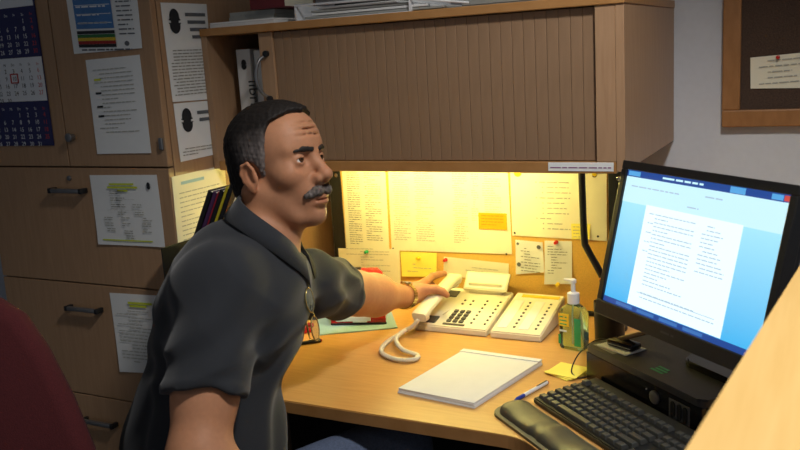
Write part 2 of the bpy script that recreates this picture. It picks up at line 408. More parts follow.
# ================================================================== overhead cabinet with tambour shutter
OX0, OX1, OF, OB, OZ0, OZ1 = -1.487, -.402, 1.80, 2.38, 1.190, 1.553
oh = thing('overhead_cabinet', 'beech overhead cabinet with ribbed tambour shutter above the desk', 'cabinet', (-.94, 2.09, OZ0))
def P_(x, y, z): return (x+.94, y-2.09, z-OZ0)
bm = BM(); box2(bm, P_(OX0,OF-.004,1.5335), P_(OX1+.002,OB-.002,OZ1), .002); done('top_panel', bm, M['edge'], oh)
bm = BM(); box2(bm, P_(OX0,OF,OZ0), P_(OX0+.018,OB-.002,1.5332), .001); done('side_panel', bm, M['wood_v'], oh)
bm = BM(); box2(bm, P_(OX1-.018,OF+.0002,OZ0), P_(OX1,OB-.002,1.5332), .001); done('side_panel', bm, M['wood_v'], oh)
bm = BM(); box2(bm, P_(OX0+.0185,OF+.02,1.1945), P_(OX1-.0185,OB-.002,1.2105), .001); done('bottom_panel', bm, M['wood_h'], oh)
bm = BM(); box2(bm, P_(OX0+.0185,OF,OZ0-.004), P_(OX1-.0185,OF+.0195,1.2105), .0015); done('bottom_rail', bm, M['edge'], oh)
bm = BM(); box2(bm, P_(OX0+.0185,OB-.015,1.211), P_(OX1-.0185,OB-.003,1.533), 0); done('back_panel', bm, M['wood_v'], oh)
bm = BM(); box2(bm, P_(-.462,OF+.001,1.211), P_(OX1-.0185,OF+.019,1.533), .001); done('fixed_stile', bm, M['wood_v'], oh)
# shutter: leading bar + slats, each slat its own piece
sx0, sx1 = -1.270, -.4655; ns = 31; pw = (sx1-sx0)/ns
def slat_mesh():
    bm = BM(); w = pw-.0007
    prof = [(-w/2,.006),(-w/2,.0006),(-w/2+.0012,0),(w/2-.0012,0),(w/2,.0006),(w/2,.006)]
    A = [bm.verts.new((x,y,0)) for x, y in prof]; B = [bm.verts.new((x,y,.3185)) for x, y in prof]
    for k in range(6): bm.faces.new((A[k],A[(k+1)%6],B[(k+1)%6],B[k]))
    bm.faces.new(A[::-1]); bm.faces.new(B)
    bmesh.ops.recalc_face_normals(bm, faces=bm.faces[:]); me = bpy.data.meshes.new('slat'); bm.to_mesh(me); bm.free(); me.materials.append(M['slat']); return me
M['slat'] = mat('tambour_beech', (134,106,80), .5, rgb2=(144,115,88), scale=16, stretch=(6,6,.6))
bm = BM(); box2(bm, P_(sx0-.002,OF+.021,1.2112), P_(sx1,OF+.0225,1.5328)); sht = done('shutter', bm, M['void'], oh)  # backing in the shade colour, so slat gaps read dark
sme = slat_mesh()
for i in range(ns):
    s = link('slat', sme, None, sht); s.location = P_(sx0+(i+.5)*pw, OF+.0145+rnd.uniform(-.0004,.0004), 1.2125)
bm = BM(); box2(bm, P_(-1.312,OF+.008,1.2125), P_(sx0-.0008,OF+.021,1.532), .0015); bar = done('leading_bar', bm, M['wood_v'], oh)
bm = BM(); tube(bm, smooth_path([P_(-1.293,OF+.009,1.478), P_(-1.303,OF-.012,1.462), P_(-1.309,OF-.020,1.425), P_(-1.303,OF-.012,1.388), P_(-1.293,OF+.009,1.370)], 7), .0045, 8)
hd = done('handle', bm, M['grey'], bar, True)
for z in (1.480, 1.368):
    bm = BM(); cyl(bm, P_(-1.290,OF+.004,z), .008, .012, 14, 'y', bev=.002); done('handle_cap', bm, M['blackp'], hd, True, 40)
# binders standing in the open end
def binder(x, y, w, d, h, label, rz=0):
    t = thing('ring_binder', label, 'binder', (x, y, 1.2112), rz, 'binders inside the overhead cabinet')
    for a in (-1, 1):
        bm = BM(); box2(bm, (a*w/2-(.0025 if a > 0 else 0),-d/2+.002,0), (a*w/2+(.0025 if a < 0 else 0),d/2,h), .0008); done('cover', bm, M['binder'], t)
    bm = BM(); box2(bm, (-w/2,-d/2-.001,0), (w/2,-d/2+.0018,h), .0008); sp = done('spine', bm, M['binder'], t)
    bm = BM(); box2(bm, (-w/2+.004,-d/2+.004,.004), (w/2-.004,d/2-.012,h-.012)); done('page_block', bm, M['paper'], t)
    return t, sp
M['binder'] = mat('white_vinyl', (206,206,204), .4, var=.03)
t, sp = binder(-1.4135, 2.0, .044, .25, .285, 'white ring binder with vertical lettering and emblem on its spine, in the open shelf end')
bm = BM(); mxs = Matrix(((0,1,0,.010),(0,0,-1,-.1264),(-1,0,0,.205),(0,0,0,1))); text(bm, 'library', .045, mxs); crest(bm, XZ(0,-.1264,0), 0, .245, .015); done('spine_lettering', bm, M['black_ink'], sp)
binder(-1.366, 2.01, .040, .25, .280, 'second white binder partly behind the shutter bar')
# label strip on the rail
bm = BM(); box2(bm, (-.071,-.0012,-.0095), (.071,0,.0095), .0004); o = done('label_strip', bm, M['paper']); o.location = (-.497, OF-.0002, 1.2005)
tag(o, 'narrow pale label strip with purple lettering on the overhead cabinet rail', 'label')
bm = BM(); words(bm, XZ(0,-.0018,0), -.066, -.006, .132, .007, .0040, .012, 17); done('lettering', bm, mat('purple_ink', (140,84,132), .7), o)
# under-cabinet lamp
lt = thing('under_cabinet_lamp', 'slim under-cabinet lamp glowing yellow below the overhead cabinet', 'lamp', (-1.0, 2.04, 1.1545))
bm = BM(); box2(bm, (-.34,-.045,.022), (.34,.045,.0395), .003); done('housing', bm, M['white'], lt)
bm = BM(); cyl(bm, (0,0,.010), .008, .62, 14, 'x'); done('lamp_tube', bm, M['tube'], lt, True, 40)
for a in (-1, 1):
    bm = BM(); box2(bm, (a*.318-.008,-.012,0), (a*.318+.008,.012,.024), .002); done('lamp_holder', bm, M['white'], lt)
# things on top of the overhead cabinet
TZ = OZ1+.0004
def pages(name, x, y, w, d, h, label, m, rz=0, z=TZ, cat='paper stack', n=4):
    t = thing(name, label, cat, (x,y,z), rz)
    for k in range(n):
        bm = BM(); box2(bm, (-w/2+rnd.uniform(0,.006),-d/2+rnd.uniform(0,.006),h*k/n), (w/2-rnd.uniform(0,.006),d/2-rnd.uniform(0,.006),h*(k+1)/n-.0004)); done('sheaf', bm, m, t)
    return t
pages('paper_stack', -1.372, 1.95, .205, .26, .014, 'low stack of grey-white papers at left end of cabinet top', M['paper'], n=3)
M['greyfile'] = mat('grey_card', (150,152,148), .7, var=.05)
pages('file_stack', -1.375, 1.98, .15, .22, .024, 'pale files lying on the low paper stack', M['greyfile'], z=TZ+.0144, n=2)
t = thing('book', 'dark red book lying on the pale files on top of cabinet', 'book', (-1.312, 1.93, TZ+.0388), R(4))
M['redbook'] = mat('maroon_cover', (96,28,34), .5, var=.06)
bm = BM(); box2(bm, (-.05,-.08,0), (.05,.08,.003), .0006); box2(bm, (-.05,-.08,.027), (.05,.08,.030), .0006); box2(bm, (-.05,-.08,.003), (.05,-.077,.027)); done('cover', bm, M['redbook'], t)
bm = BM(); box2(bm, (-.046,-.0768,.0032), (.047,.077,.0268)); done('page_block', bm, M['cream'], t)
tr = thing('letter_tray', 'white letter tray full of papers on top of cabinet', 'tray', (-1.07, 1.98, TZ))
bm = BM(); box2(bm, (-.16,-.12,0), (.16,.12,.004), .001)
for a in (-1, 1): box2(bm, (a*.158-.002,-.12,.0), (a*.158+.002,.12,.040), .001)
box2(bm, (-.158,.118,.0), (.158,.122,.040), .001); done('tray_base', bm, M['white'], tr)
bm = BM(); tube(bm, [(-.159,-.121,.002),(-.159,-.121,.040),(.13,-.121,.036),(.30,-.10,.012)], .0028, 8); done('front_edge', bm, M['white'], tr, True)
for k in range(4): 
    w = .14-.01*k; bm = BM(); box2(bm, (-w+.012*(k%2),-.11,.005+k*.007), (w+.10-.03*k,.10,.0105+k*.007), .001); done('paper', bm, M['paper'] if k%2 else M['greyfile'], tr)
bm = BM(); box2(bm, (-.02,-.05,.034), (.13,.09,.040), .001); done('dark_folder', bm, M['darkp'], tr)
pages('file_stack', -.66, 2.05, .30, .24, .028, 'flat pale folders on the right half of cabinet top', M['greyfile'], n=3)
bm = BM(); box2(bm, (-.045,-.09,0), (.045,.09,.055), .004); o = done('storage_box', bm, M['darkp']); o.location = (-1.215, 2.19, TZ); tag(o, 'dark box standing behind the tray on top of cabinet', 'box')
# ================================================================== desk
DZ = .73
dk = thing('desk', 'beech laminate corner desk lit yellow under the overhead cabinet', 'desk', (-.8,1.85,0))
front = [(-1.485,1.452),(-.565,1.452)]+[(-.565+.10*math.sin(R(a)), 1.452-.10*(1-math.cos(R(a)))) for a in (8,16,24,32,40)]
x_, y_ = front[-1]; front += [(x_+.31*.766, y_-.31*.643), (-.22,1.06), (.085,1.06), (.085,1.36), (.62,1.36), (.62,2.375), (-1.485,2.375)]
bm = BM(); prism(bm, [(x+.8,y-1.85) for x, y in front], DZ-.028, DZ, .0025); done('desk_top', bm, M['wood_h'], dk)
bm = BM()
q_ = [(x+.8, y-1.85) for x, y in front[:8]]
for (xa, ya), (xb, yb) in zip(q_, q_[1:]):
    d_ = Vector((xb-xa, yb-ya)); n_ = Vector((d_.y,-d_.x)).normalized()*.0016
    bm.faces.new([bm.verts.new(v) for v in ((xa+n_.x,ya+n_.y,DZ-.027),(xb+n_.x,yb+n_.y,DZ-.027),(xb+n_.x,yb+n_.y,DZ-.0022),(xa+n_.x,ya+n_.y,DZ-.0022))])
done('edge_band', bm, M['edge'], dk)
for x, y in ((-1.42,2.30),(-.1,2.30),(.55,2.30),(.55,1.42),(.04,1.12),(-1.42,1.56)):
    bm = BM(); box2(bm, (x+.8-.025,y-1.85-.025,0), (x+.8+.025,y-1.85+.025,DZ-.0285), .003); done('leg', bm, M['blackp'], dk)
bm = BM(); box2(bm, (-1.39+.8,1.9-1.85,.30), (.53+.8,1.915-1.85,DZ-.029)); done('modesty_panel', bm, M['blackp'], dk)
# ================================================================== pin board behind the desk
PB = 2.22
pb = thing('pinboard_screen', 'tan fabric desk screen in a black frame behind the phone', 'pinboard', (-.94,PB+.012,DZ+.0005))
def S_(x, y, z): return (x+.94, y-PB-.012, z-DZ)
bm = BM(); box2(bm, S_(-1.352,PB,.745), S_(-.540,PB+.02,1.184)); done('pin_panel', bm, M['cork_y'], pb)
for n, lo, hi in (('frame_post',(-1.392,PB-.004,DZ+.001),(-1.352,PB+.024,1.186)),('frame_post',(-.540,PB-.004,DZ+.001),(-.500,PB+.024,1.186)),('frame_rail',(-1.352,PB-.003,DZ+.001),(-.540,PB+.023,.745))):
    bm = BM(); box2(bm, S_(*lo), S_(*hi), .002); f_ = done(n, bm, M['blackp'], pb)
    if n == 'frame_post':
        for z in (.80, 1.11):
            bm = BM(); cyl(bm, S_((lo[0]+hi[0])/2+.008, PB-.005, z), .006, .004, 12, 'y', bev=.001); done('screw', bm, M['chrome'], f_, True, 40)
P = ('y', PB)
o, mx, W, H = sheet('typed_list', ((-1.344,1.178),(-1.196,1.178),(-1.199,.885),(-1.349,.878)), P, .0014, 'tall typed list at left edge of pinboard above the green-pinned sheet', m='cream')
bm = BM(); words(bm, mx, .015, .02, .045, H-.03, .0034, .0068, 41); words(bm, mx, .075, .03, .055, H-.04, .0034, .0068, 42, .01, .5); done('print', bm, M['ink2'], o)
o, mx, W, H = sheet('typed_table', ((-1.186,1.180),(-.816,1.180),(-.811,.893),(-1.191,.885)), P, .0018, 'large white typed table in the middle of pinboard with orange note', m='cream')
bm = BM()
for i, (x, w) in enumerate(((.012,.055),(.085,.060),(.205,.045),(.262,.022),(.296,.055))):
    words(bm, mx, x, .03 if i < 3 else .09, w, H-.05-(0 if i < 3 else .06), .0032, .0066, 50+i, .006, .55)
done('print', bm, M['inkf'], o)
to, tmx = o, mx
for x, y in ((.006,.006),(W-.006,.008)):
    bm = BM(); disc(bm, mx @ Matrix.Translation((0,0,.0012)), x, y, .003); done('tack', bm, M['blackp'], o)
o, mx, W, H = sheet('orange_note', ((-.907,1.009),(-.822,1.009),(-.822,.962),(-.907,.962)), P, .0040, 'small orange note stuck on the large typed table', 'note', 'orange')
bm = BM(); words(bm, mx, .010, .008, W-.02, H-.014, .003, .0085, 61); done('print', bm, mat('brown_ink', (190,120,10), .7), o)
o, mx, W, H = sheet('printed_poster', ((-.808,1.180),(-.543,1.180),(-.545,.943),(-.808,.947)), P, .0022, 'cream poster with yellow badge and numbered list at right of pinboard', m='cream')
bm = BM()
for i, (s, b) in enumerate((('Emergency Plan',0),('Alert Check',1),('Evacuate',1),('Main Telephone Chain',0),('Guard Desk',1),('Duty Officer',1),('Fire Station',1),('After Action',0),('Report Log',1),('Sign Off',1))):
    y_ = H-.085-i*.0142; words(bm, mx, .082+.020*b, y_-.002, (.055+.003*(i*7 % 5)) if b else .085, .008, .0042 if b else .0050, .02, 600+i); disc(bm, mx, .073+.018*b, y_+.003, .0022, n=6)
quad(bm, mx, .02, H-.058, .215, H-.056); words(bm, mx, .07, H-.054, .10, .011, .008, .02, 640); done('print', bm, M['inkf'], o)
bm = BM(); crest(bm, mx, W-.032, H-.058, .011); done('emblem', bm, M['black_ink'], o)
bm = BM(); disc(bm, mx @ Matrix.Translation((0,0,.0003)), .022, H-.058, .011, .010); disc(bm, mx @ Matrix.Translation((0,0,.0004)), W-.032, H-.058, .0065); done('yellow_badge', bm, M['yelpin'], o)
for x, y in ((.008,.008),(W-.025,.008)):
    bm = BM(); disc(bm, mx @ Matrix.Translation((0,0,.0012)), x, y, .003); done('tack', bm, M['blackp'], o)
o, mx, W, H = sheet('sticky_note', ((-.640,.987),(-.588,.988),(-.590,.947),(-.638,.945)), P, .0046, 'small yellow sticky note on lower corner of the cream poster', 'note', 'yellow', curl=.004)
bm = BM(); words(bm, mx, .005, .006, .038, .03, .0028, .009, 66); done('print', bm, M['inkf'], o)
o, mx, W, H = sheet('printed_card', ((-.800,.935),(-.722,.931),(-.719,.847),(-.801,.836)), P, .0016, 'small white card with two dark seals below the cream poster', m='paper', curl=.003)
bm = BM(); words(bm, mx, .016, .01, .055, .07, .0032, .008, 71, .01, .5); disc(bm, mx, .010, .030, .006); disc(bm, mx, W-.010, H-.014, .006); disc(bm, mx, .008, H-.01, .004); done('print', bm, M['ink'], o)
o, mx, W, H = sheet('till_receipt', ((-.716,.936),(-.640,.938),(-.641,.819),(-.719,.813)), P, .0016, 'narrow white slip hanging from a red pin beside the small card', m='paper', curl=.004)
bm = BM(); words(bm, mx, .010, .03, .055, .08, .003, .0075, 75, .01, .4); done('print', bm, M['ink'], o)
o, mx, W, H = sheet('typed_letter', ((-1.376,.883),(-1.163,.891),(-1.166,.750),(-1.376,.750)), P, .0062, 'white letter on a green pin at lower left of pinboard', m='cream', curl=.003)
bm = BM(); words(bm, mx, .03, .05, .15, .085, .003, .0085, 81, .05, .4); done('print', bm, M['inkf'], o)
o, mx, W, H = sheet('sticky_note', ((-1.162,.883),(-1.042,.885),(-1.047,.812),(-1.160,.807)), P, .0036, 'wide pale yellow note on a yellow pin above the hand', 'note', 'yellow', curl=.003)
bm = BM(); words(bm, mx, .02, .012, .08, .03, .003, .011, 85, .02, .5); done('print', bm, M['inkf'], o)
o, mx, W, H = sheet('paper_strip', ((-1.021,.874),(-.822,.865),(-.825,.806),(-1.025,.820)), P, .0012, 'long white strip on a red pin above the phone display', m='cream', curl=.002)
bm = BM(); words(bm, mx, .07, .012, .10, .022, .003, .010, 88, .02, .6); done('print', bm, M['inkf'], o)
def push_pin(x, z, off, m, label):
    t = thing('push_pin', label, 'pin', (x, PB-off, z))
    bm = BM(); cyl(bm, (0,-.0015,0), .0055, .003, 14, 'y', bev=.0008); done('collar', bm, m, t, True, 40)
    bm = BM(); cyl(bm, (0,-.007,0), .0032, .009, 12, 'y'); cyl(bm, (0,-.0125,0), .0046, .003, 14, 'y', bev=.001); done('grip', bm, m, t, True, 40)
push_pin(-1.273,.940-.062,.0078, M['green'], 'green push pin at top of the white letter')
push_pin(-1.100,.868,.0052, M['yelpin'], 'yellow push pin on the wide pale yellow note')
push_pin(-1.014,.866,.0030, M['redpin'], 'red push pin at left end of the long white strip')
push_pin(-.682,.934,.0034, M['redpin'], 'red push pin holding the narrow white slip')
push_pin(-.679,.817,.0075, M['yelpin'], 'yellow push pin at foot of the narrow white slip')
# ================================================================== notice board on the back wall
bd = thing('notice_board', 'dark brown cork notice board in a wooden frame on the grey wall', 'notice board', (.05,2.378,1.225))
bw, bh, fw = .66, .55, .043
x0 = -.279-.05
bm = BM(); box2(bm, (x0+.03,-.012,.03), (x0+bw-.03,0,bh-.03)); done('cork_panel', bm, M['cork_d'], bd)
for lo, hi in (((x0,-.024,0),(x0+bw,0,fw)),((x0,-.024,bh-fw),(x0+bw,0,bh)),((x0,-.024,fw+.0003),(x0+fw,0,bh-fw-.0003)),((x0+bw-fw,-.024,fw+.0003),(x0+bw,0,bh-fw-.0003))):
    bm = BM(); box2(bm, lo, hi, .003); done('frame_rail', bm, M['frame'] if 'frame' in M else M.setdefault('frame', mat('oak_frame', (150,104,60), .45, rgb2=(164,116,70), scale=16, stretch=(4,4,1.5))), bd)
o, mx, W, H = sheet('handwritten_note', ((-.214,1.398),(-.078,1.405),(-.076,1.318),(-.212,1.321)), ('y',2.366), .0012, 'pale yellow handwritten note pinned on the dark cork board', 'note', 'cream', curl=.002)
bm = BM(); words(bm, mx, .02, .008, .10, .06, .004, .014, 91, .02, .5); done('handwriting', bm, M['inkf'], o)
t = thing('push_pin', 'red push pin at top of the note on the cork board', 'pin', (-.150,2.3640-.0015,1.396)); bm = BM(); cyl(bm, (0,-.002,0), .005, .003, 14, 'y', bev=.0008); done('collar', bm, M['redpin'], t, True, 40); bm = BM(); cyl(bm, (0,-.007,0), .0035, .008, 12, 'y', bev=.001); done('grip', bm, M['redpin'], t, True, 40)
# ================================================================== things on the desk
D = DZ+.0003
# desk telephone
ph = thing('desk_telephone', 'ivory desk telephone with dark keypad on the desk', 'telephone', (-.905,1.975,D))
def wedge(bm, x0, x1, d, h0, h1, bev=.003, flat=.0):
    """wedge body: front height h0, back height h1, depth d"""
    v = [(x0,0,0),(x1,0,0),(x1,d,0),(x0,d,0),(x0,0,h0),(x1,0,h0),(x1,d,h1),(x0,d,h1)]
    V = [bm.verts.new(p) for p in v]
    for f in ((3,2,1,0),(4,5,6,7),(0,1,5,4),(1,2,6,5),(2,3,7,6),(3,0,4,7)): bm.faces.new([V[i] for i in f])
    bmesh.ops.bevel(bm, geom=list({e for x in V for e in x.link_edges}), offset=bev, segments=2, affect='EDGES')
PH0, PH1, PD = .018, .062, .215
def pz(y): return PH0+(PH1-PH0)*y/PD
tilt = math.atan((PH1-PH0)/PD)
bm = BM(); wedge(bm, -.105, .105, PD, PH0, PH1); done('base', bm, M['phone'], ph, True, 35)
bm = BM(); box2(bm, (-.098,.012,-.0002), (.098,.20,.001)); done('foot_plate', bm, M['blackp'], ph)
def pkey(x, y, w, d, m, par, name='key', h=.004):
    bm = BM(); box(bm, (0,0,h/2), (w,d,h), .0012); o = done(name, bm, m, par, True, 40); o.location = (x, y, pz(y)); o.rotation_euler = (tilt,0,0); return o
kme = None
for r_ in range(4):
    for c in range(3):
        if kme is None: k0 = pkey(0, 0, .0125, .0125, M['keyd'], ph); kme = k0
        k = k0 if (r_ == 0 and c == 0) else link('key', kme.data, None, ph)
        y = .030+r_*.0175; k.location = (-.012+c*.0175, y, pz(y)); k.rotation_euler = (tilt,0,0)
pkey(.008, .013, .062, .008, M['keyd'], ph, 'function_bar', .003)
d0 = None
def dots(par, xs, ys):
    global d0
    for x in xs:
        for y in ys:
            if d0 is None:
                bm = BM(); box(bm, (0,0,.001), (.0058,.0058,.003), .0008); d = done('function_key', bm, M['keyd'], par); d0 = d.data
            else: d = link('function_key', d0, None, par)
            d.location = (x, y, pz(y)); d.rotation_euler = (tilt,0,0)
dots(ph, (.052,.090), [.03+.020*i for i in range(7)]); dots(ph, (-.012,.012), (.125,.145))
bm = BM(); box2(bm, (-.036,.045,0), (-.0345,.17,.003)); done('card_edge', bm, M['cream'], ph).location = (0,0,.035)
# cradle wells
for y in (.018, .165):
    bm = BM(); box(bm, (0,0,0), (.052,.036,.006), .0025); o = done('cradle', bm, M['keyd'] if y > .1 else M['darkp'], ph); o.location = (-.072,y+.012,pz(y+.012)); o.rotation_euler = (tilt,0,0)
# display flap
bm = BM(); box(bm, (0,0,0), (.13,.058,.008), .003); fl = done('display_flap', bm, M['phone'], ph, True, 35); fl.location = (.030,.205,.088); fl.rotation_euler = (R(48),0,0)
bm = BM(); box(bm, (0,0,.0045), (.118,.046,.0012)); done('display_card', bm, M['paper'], fl)
bm = BM(); box2(bm, (-.02,.19,.055), (.08,.21,.088), .003); done('flap_hinge', bm, M['phone'], ph)
# extension module
em = thing('key_module', 'ivory phone extension module with two columns of keys and yellow strip', 'telephone', (-.722,1.975,D))
bm = BM(); wedge(bm, -.068, .068, PD, PH0, PH1); done('base', bm, M['phone'], em, True, 35)
bm = BM(); box2(bm, (-.064,.008,-.0002), (.066,.21,.001)); done('foot_plate', bm, M['blackp'], em)
dots(em, (-.012,.046), [.030+.0185*i for i in range(8)])
for a in (-.050, .008):
    bm = BM(); box(bm, (0,0,.0006), (.026,.15,.0012)); o = done('label_strip', bm, M['paper'], em); o.location = (a+.006,.095,pz(.095)); o.rotation_euler = (tilt,0,0)
bm = BM(); box(bm, (0,0,.0008), (.105,.014,.0014)); o = done('yellow_strip', bm, M['yelpin'], em); o.location = (.006,.196,pz(.196)); o.rotation_euler = (tilt,0,0)
# handset (held in the hand)
HA, HB = Vector((-.9700,1.932,.786)), Vector((-.957,2.150,.838))
hx = (HB-HA).normalized(); hz_ = Vector((0,0,1)); hz_ = (hz_-hx*hz_.dot(hx)).normalized(); hy = hz_.cross(hx)
hmx = Matrix(((hx.x,hy.x,hz_.x,HA.x),(hx.y,hy.y,hz_.y,HA.y),(hx.z,hy.z,hz_.z,HA.z),(0,0,0,1)))
hs = thing('telephone_handset', 'ivory telephone handset gripped in the man\'s left hand', 'telephone', tuple(HA)); hs.matrix_world = hmx
L_ = (HB-HA).length
bm = BM(); secs = []
for i in range(25):
    t_ = i/24; x = t_*L_; e = abs(2*t_-1)
    w = .020+.0035*(e**3); top = .012-.003*e**2; bot = -.006-.014*max(0,(e-.62)/.38)**1.2
    if i in (0,24): w *= .86; top -= .002; bot += .003
    secs.append([bm.verts.new((x, w*cx_, (top if cz_ > 0 else bot)*abs(cz_))) for cx_, cz_ in ((-1,-.4),(-1,.5),(-.75,1),(.75,1),(1,.5),(1,-.4),(.8,-1),(-.8,-1))])
for A, B in zip(secs, secs[1:]):
    for k in range(8): bm.faces.new((A[k],A[(k+1)%8],B[(k+1)%8],B[k]))
bm.faces.new(secs[0][::-1]); bm.faces.new(secs[-1]); done('handle', bm, M['phone'], hs, True, 50)
for x in (.020, L_-.020):
    bm = BM(); cyl(bm, (x,0,-.0175), .0165, .006, 22, bev=.0015); done('ear_cap' if x > .1 else 'mouthpiece', bm, M['phone'], hs, True, 40)
# coiled cord
cpts = smooth_path([(-.9705,1.928,.776),(-.988,1.920,.756),(-1.012,1.915,.742),(-1.022,1.84,.737),(-1.000,1.775,.737),(-.945,1.742,.737),(-.902,1.752,.737),(-.905,1.782,.737),(-.955,1.800,.741),(-.995,1.845,.749),(-1.005,1.915,.748),(-.998,1.985,.742)], 14)
bm = BM(); coil = []; acc = 0.0
for i, p in enumerate(cpts):
    t_ = (cpts[min(i+1,len(cpts)-1)]-cpts[max(i-1,0)]).normalized(); a_ = t_.cross(Vector((0,0,1))).normalized(); b_ = t_.cross(a_)
    nx = cpts[min(i+1,len(cpts)-1)]
    for k in range(8):
        q2 = p.lerp(nx, k/8); ph_ = 2*math.pi*(i*1.0+k/8.0); coil.append(q2+(a_*math.cos(ph_)+b_*math.sin(ph_))*.0042)
tube(bm, coil, .0022, 5); bmesh.ops.translate(bm, vec=(.905,-1.975,-D), verts=bm.verts[:]); done('cord', bm, M['phone'], ph, True)
# pale blue card and the red case on it
bm = BM(); bp_ = [(-1.235,1.858),(-1.058,1.975),(-1.165,2.135),(-1.342,2.018)]
prism(bm, [(x+1.2,y-1.99) for x, y in bp_], 0, .003, .0008); o = done('blue_card_folder', bm, M['bluef']); o.location = (-1.2,1.99,D); tag(o, 'pale blue card folder flat on the desk beneath the red case', 'folder')
rc = thing('red_plastic_case', 'glossy red rounded case with black clip and white label under the forearm', 'case', (-1.190,2.010,D+.0033), R(20))
bm = BM(); secs = []
for i in range(13):
    t_ = i/12; y = -.05+.11*t_; hgt = .034+.105*math.sin(min(1,t_*1.25)*math.pi/2)**1.3 if t_ < .85 else .139-.03*(t_-.85)/.15
    w = .077-.010*t_
    secs.append([bm.verts.new((w*a, y, hgt*b)) for a, b in ((-1,.03),(-1,.72),(-.9,.92),(-.7,1),(.7,1),(.9,.92),(1,.72),(1,.03),(.95,0),(-.95,0))])
for A, B in zip(secs, secs[1:]):
    for k in range(10): bm.faces.new((A[k],A[(k+1)%10],B[(k+1)%10],B[k]))
bm.faces.new(secs[0][::-1]); bm.faces.new(secs[-1]); done('shell', bm, M['redg'], rc, True, 45)
bm = BM(); box2(bm, (-.062,-.0545,.011), (.035,-.0505,.024), .001); box2(bm, (-.015,-.056,.008), (.025,-.0525,.013), .001); done('label_plate', bm, M['paper'], rc)
bm = BM(); box2(bm, (-.026,.012,.130), (.004,.03,.145), .002); done('clip', bm, M['blackp'], rc)
bm = BM(); box2(bm, (-.0785,-.051,.0), (.0785,-.045,.006), .002); done('base_rim', bm, M['blackp'], rc)
bm = BM()
for i in range(9): ball(bm, (rnd.uniform(-.008,.008),rnd.uniform(-.016,.016),.0065+.012*(i%2)), .0068, 8)
o = done('bead_cluster', bm, M['redg'], None, True); o.location = (-1.282,1.872,D); tag(o, 'small heap of red beads beside the blue folder, by the man\'s chest', 'beads'); 
def pen(name, a, b, label, mbody, mcap, r_=.0045, cat='pen'):
    a, b = Vector(a), Vector(b); t = thing(name, label, cat, tuple(a)); d_ = (b-a); L = d_.length
    t.rotation_euler = d_.to_track_quat('X','Z').to_euler()
    bm = BM(); cyl(bm, (L*.62,0,0), r_, L*.70, 12, 'x', bev=.0008); done('barrel', bm, mbody, t, True, 40)
    bm = BM(); cyl(bm, (L*.175,0,0), r_*.98, L*.19, 12, 'x'); cyl(bm, (L*.04,0,0), r_*.4, L*.08, 10, 'x', r2=r_*.95); done('grip', bm, mcap, t, True, 40)
    bm = BM(); box2(bm, (L*.66,-.0012,r_*.9), (L*.96,.0012,r_*.9+.0016), .0004); done('clip', bm, M['blackp'], t)
    bm = BM(); cyl(bm, (L*.985,0,0), r_*.7, L*.03, 10, 'x'); done('push_button', bm, M['redpin'], t, True, 40)
pen('ballpoint_pen', (-.592,1.602,D+.0047), (-.557,1.722,D+.0047), 'white ballpoint pen with blue grip between notepad and keyboard', M['white'], mat('blue_grip', (36,60,160), .4))
pen('ballpoint_pen', (-1.275,1.745,D+.0047), (-1.200,1.815,D+.0047), 'black pen lying on the desk beside the man\'s shirt', M['blackp'], M['blackp'])
# notepad
npad = thing('notepad', 'blank white writing pad with bound top edge on the desk', 'notepad', (-.728,1.695,D))
c4 = [(-.850,1.570),(-.660,1.546),(-.604,1.830),(-.808,1.843)]
def pq(s): 
    cx_, cy_ = sum(p[0] for p in c4)/4, sum(p[1] for p in c4)/4
    return [((x-cx_)*s+cx_+.728, (y-cy_)*s+cy_-1.695) for x, y in c4]
for i in range(4):
    bm = BM(); prism(bm, [(x+rnd.uniform(-.0008,.0008), y+rnd.uniform(-.0008,.0008)) for x, y in pq(1-.004*i)], i*.003, i*.003+.0028, .0004); done('sheaf', bm, M['paper'], npad)
bm = BM(); e_ = pq(1.0); a_, b_ = Vector(e_[3]), Vector(e_[2]); dn = (Vector(e_[0])-a_).normalized()*.018; mxp = [a_, b_, b_+dn, a_+dn]
prism(bm, [(p.x, p.y) for p in mxp], .0118, .0142, .0006); done('binding_tape', bm, M['white'], npad)
# yellow sticky notes
st = thing('sticky_note_pad', 'yellow sticky notes fanned out beside the computer', 'note pad', (-.535,1.80,D))
for k, a in enumerate((-32,-22,-12)):
    bm = BM(); box(bm, (0,0,.0012+k*.0022), (.075,.075,.002), .0003, Matrix.Rotation(R(a),4,'Z')); done('note', bm, M['yellow'], st)
# hand sanitizer
sn = thing('sanitizer_bottle', 'clear green pump bottle of hand sanitizer with yellow label', 'bottle', (-.567,1.968,D), R(-14))
M['gel'] = mat('green_gel', (196,240,206), .04, trans=.97, var=.05, scale=30, ior=1.36)
M['clear'] = mat('clear_plastic', (206,236,214), .06, trans=.9, var=.02, ior=1.3)
bm = BM(); rp = rect_poly(.066,.044,.012)
lv = [(0,.93),(.004,1),(.084,1),(.092,.97),(.102,.80),(.110,.46),(.115,.32)]
rings = [[bm.verts.new((x*s, y*s, z)) for x, y in rp] for z, s in lv]
for A, B in zip(rings, rings[1:]):
    for k in range(len(rp)): bm.faces.new((A[k],A[(k+1)%len(rp)],B[(k+1)%len(rp)],B[k]))
bm.faces.new(rings[0][::-1]); bm.faces.new(rings[-1]); done('body', bm, M['gel'], sn, True, 40)
bm = BM(); lathe(bm, [(.0145,.113),(.0145,.138),(.010,.140),(.0055,.141),(.0055,.163),(.0080,.164),(.0080,.172),(.004,.174)], 22); box2(bm, (-.024,-.0040,.166), (.004,.0040,.172), .002); done('pump', bm, M['white'], sn, True, 40)
bm = BM(); box2(bm, (-.029,-.0232,.058), (-.001,-.0222,.090), .0003); lb = done('front_label', bm, M['yelpin'], sn)
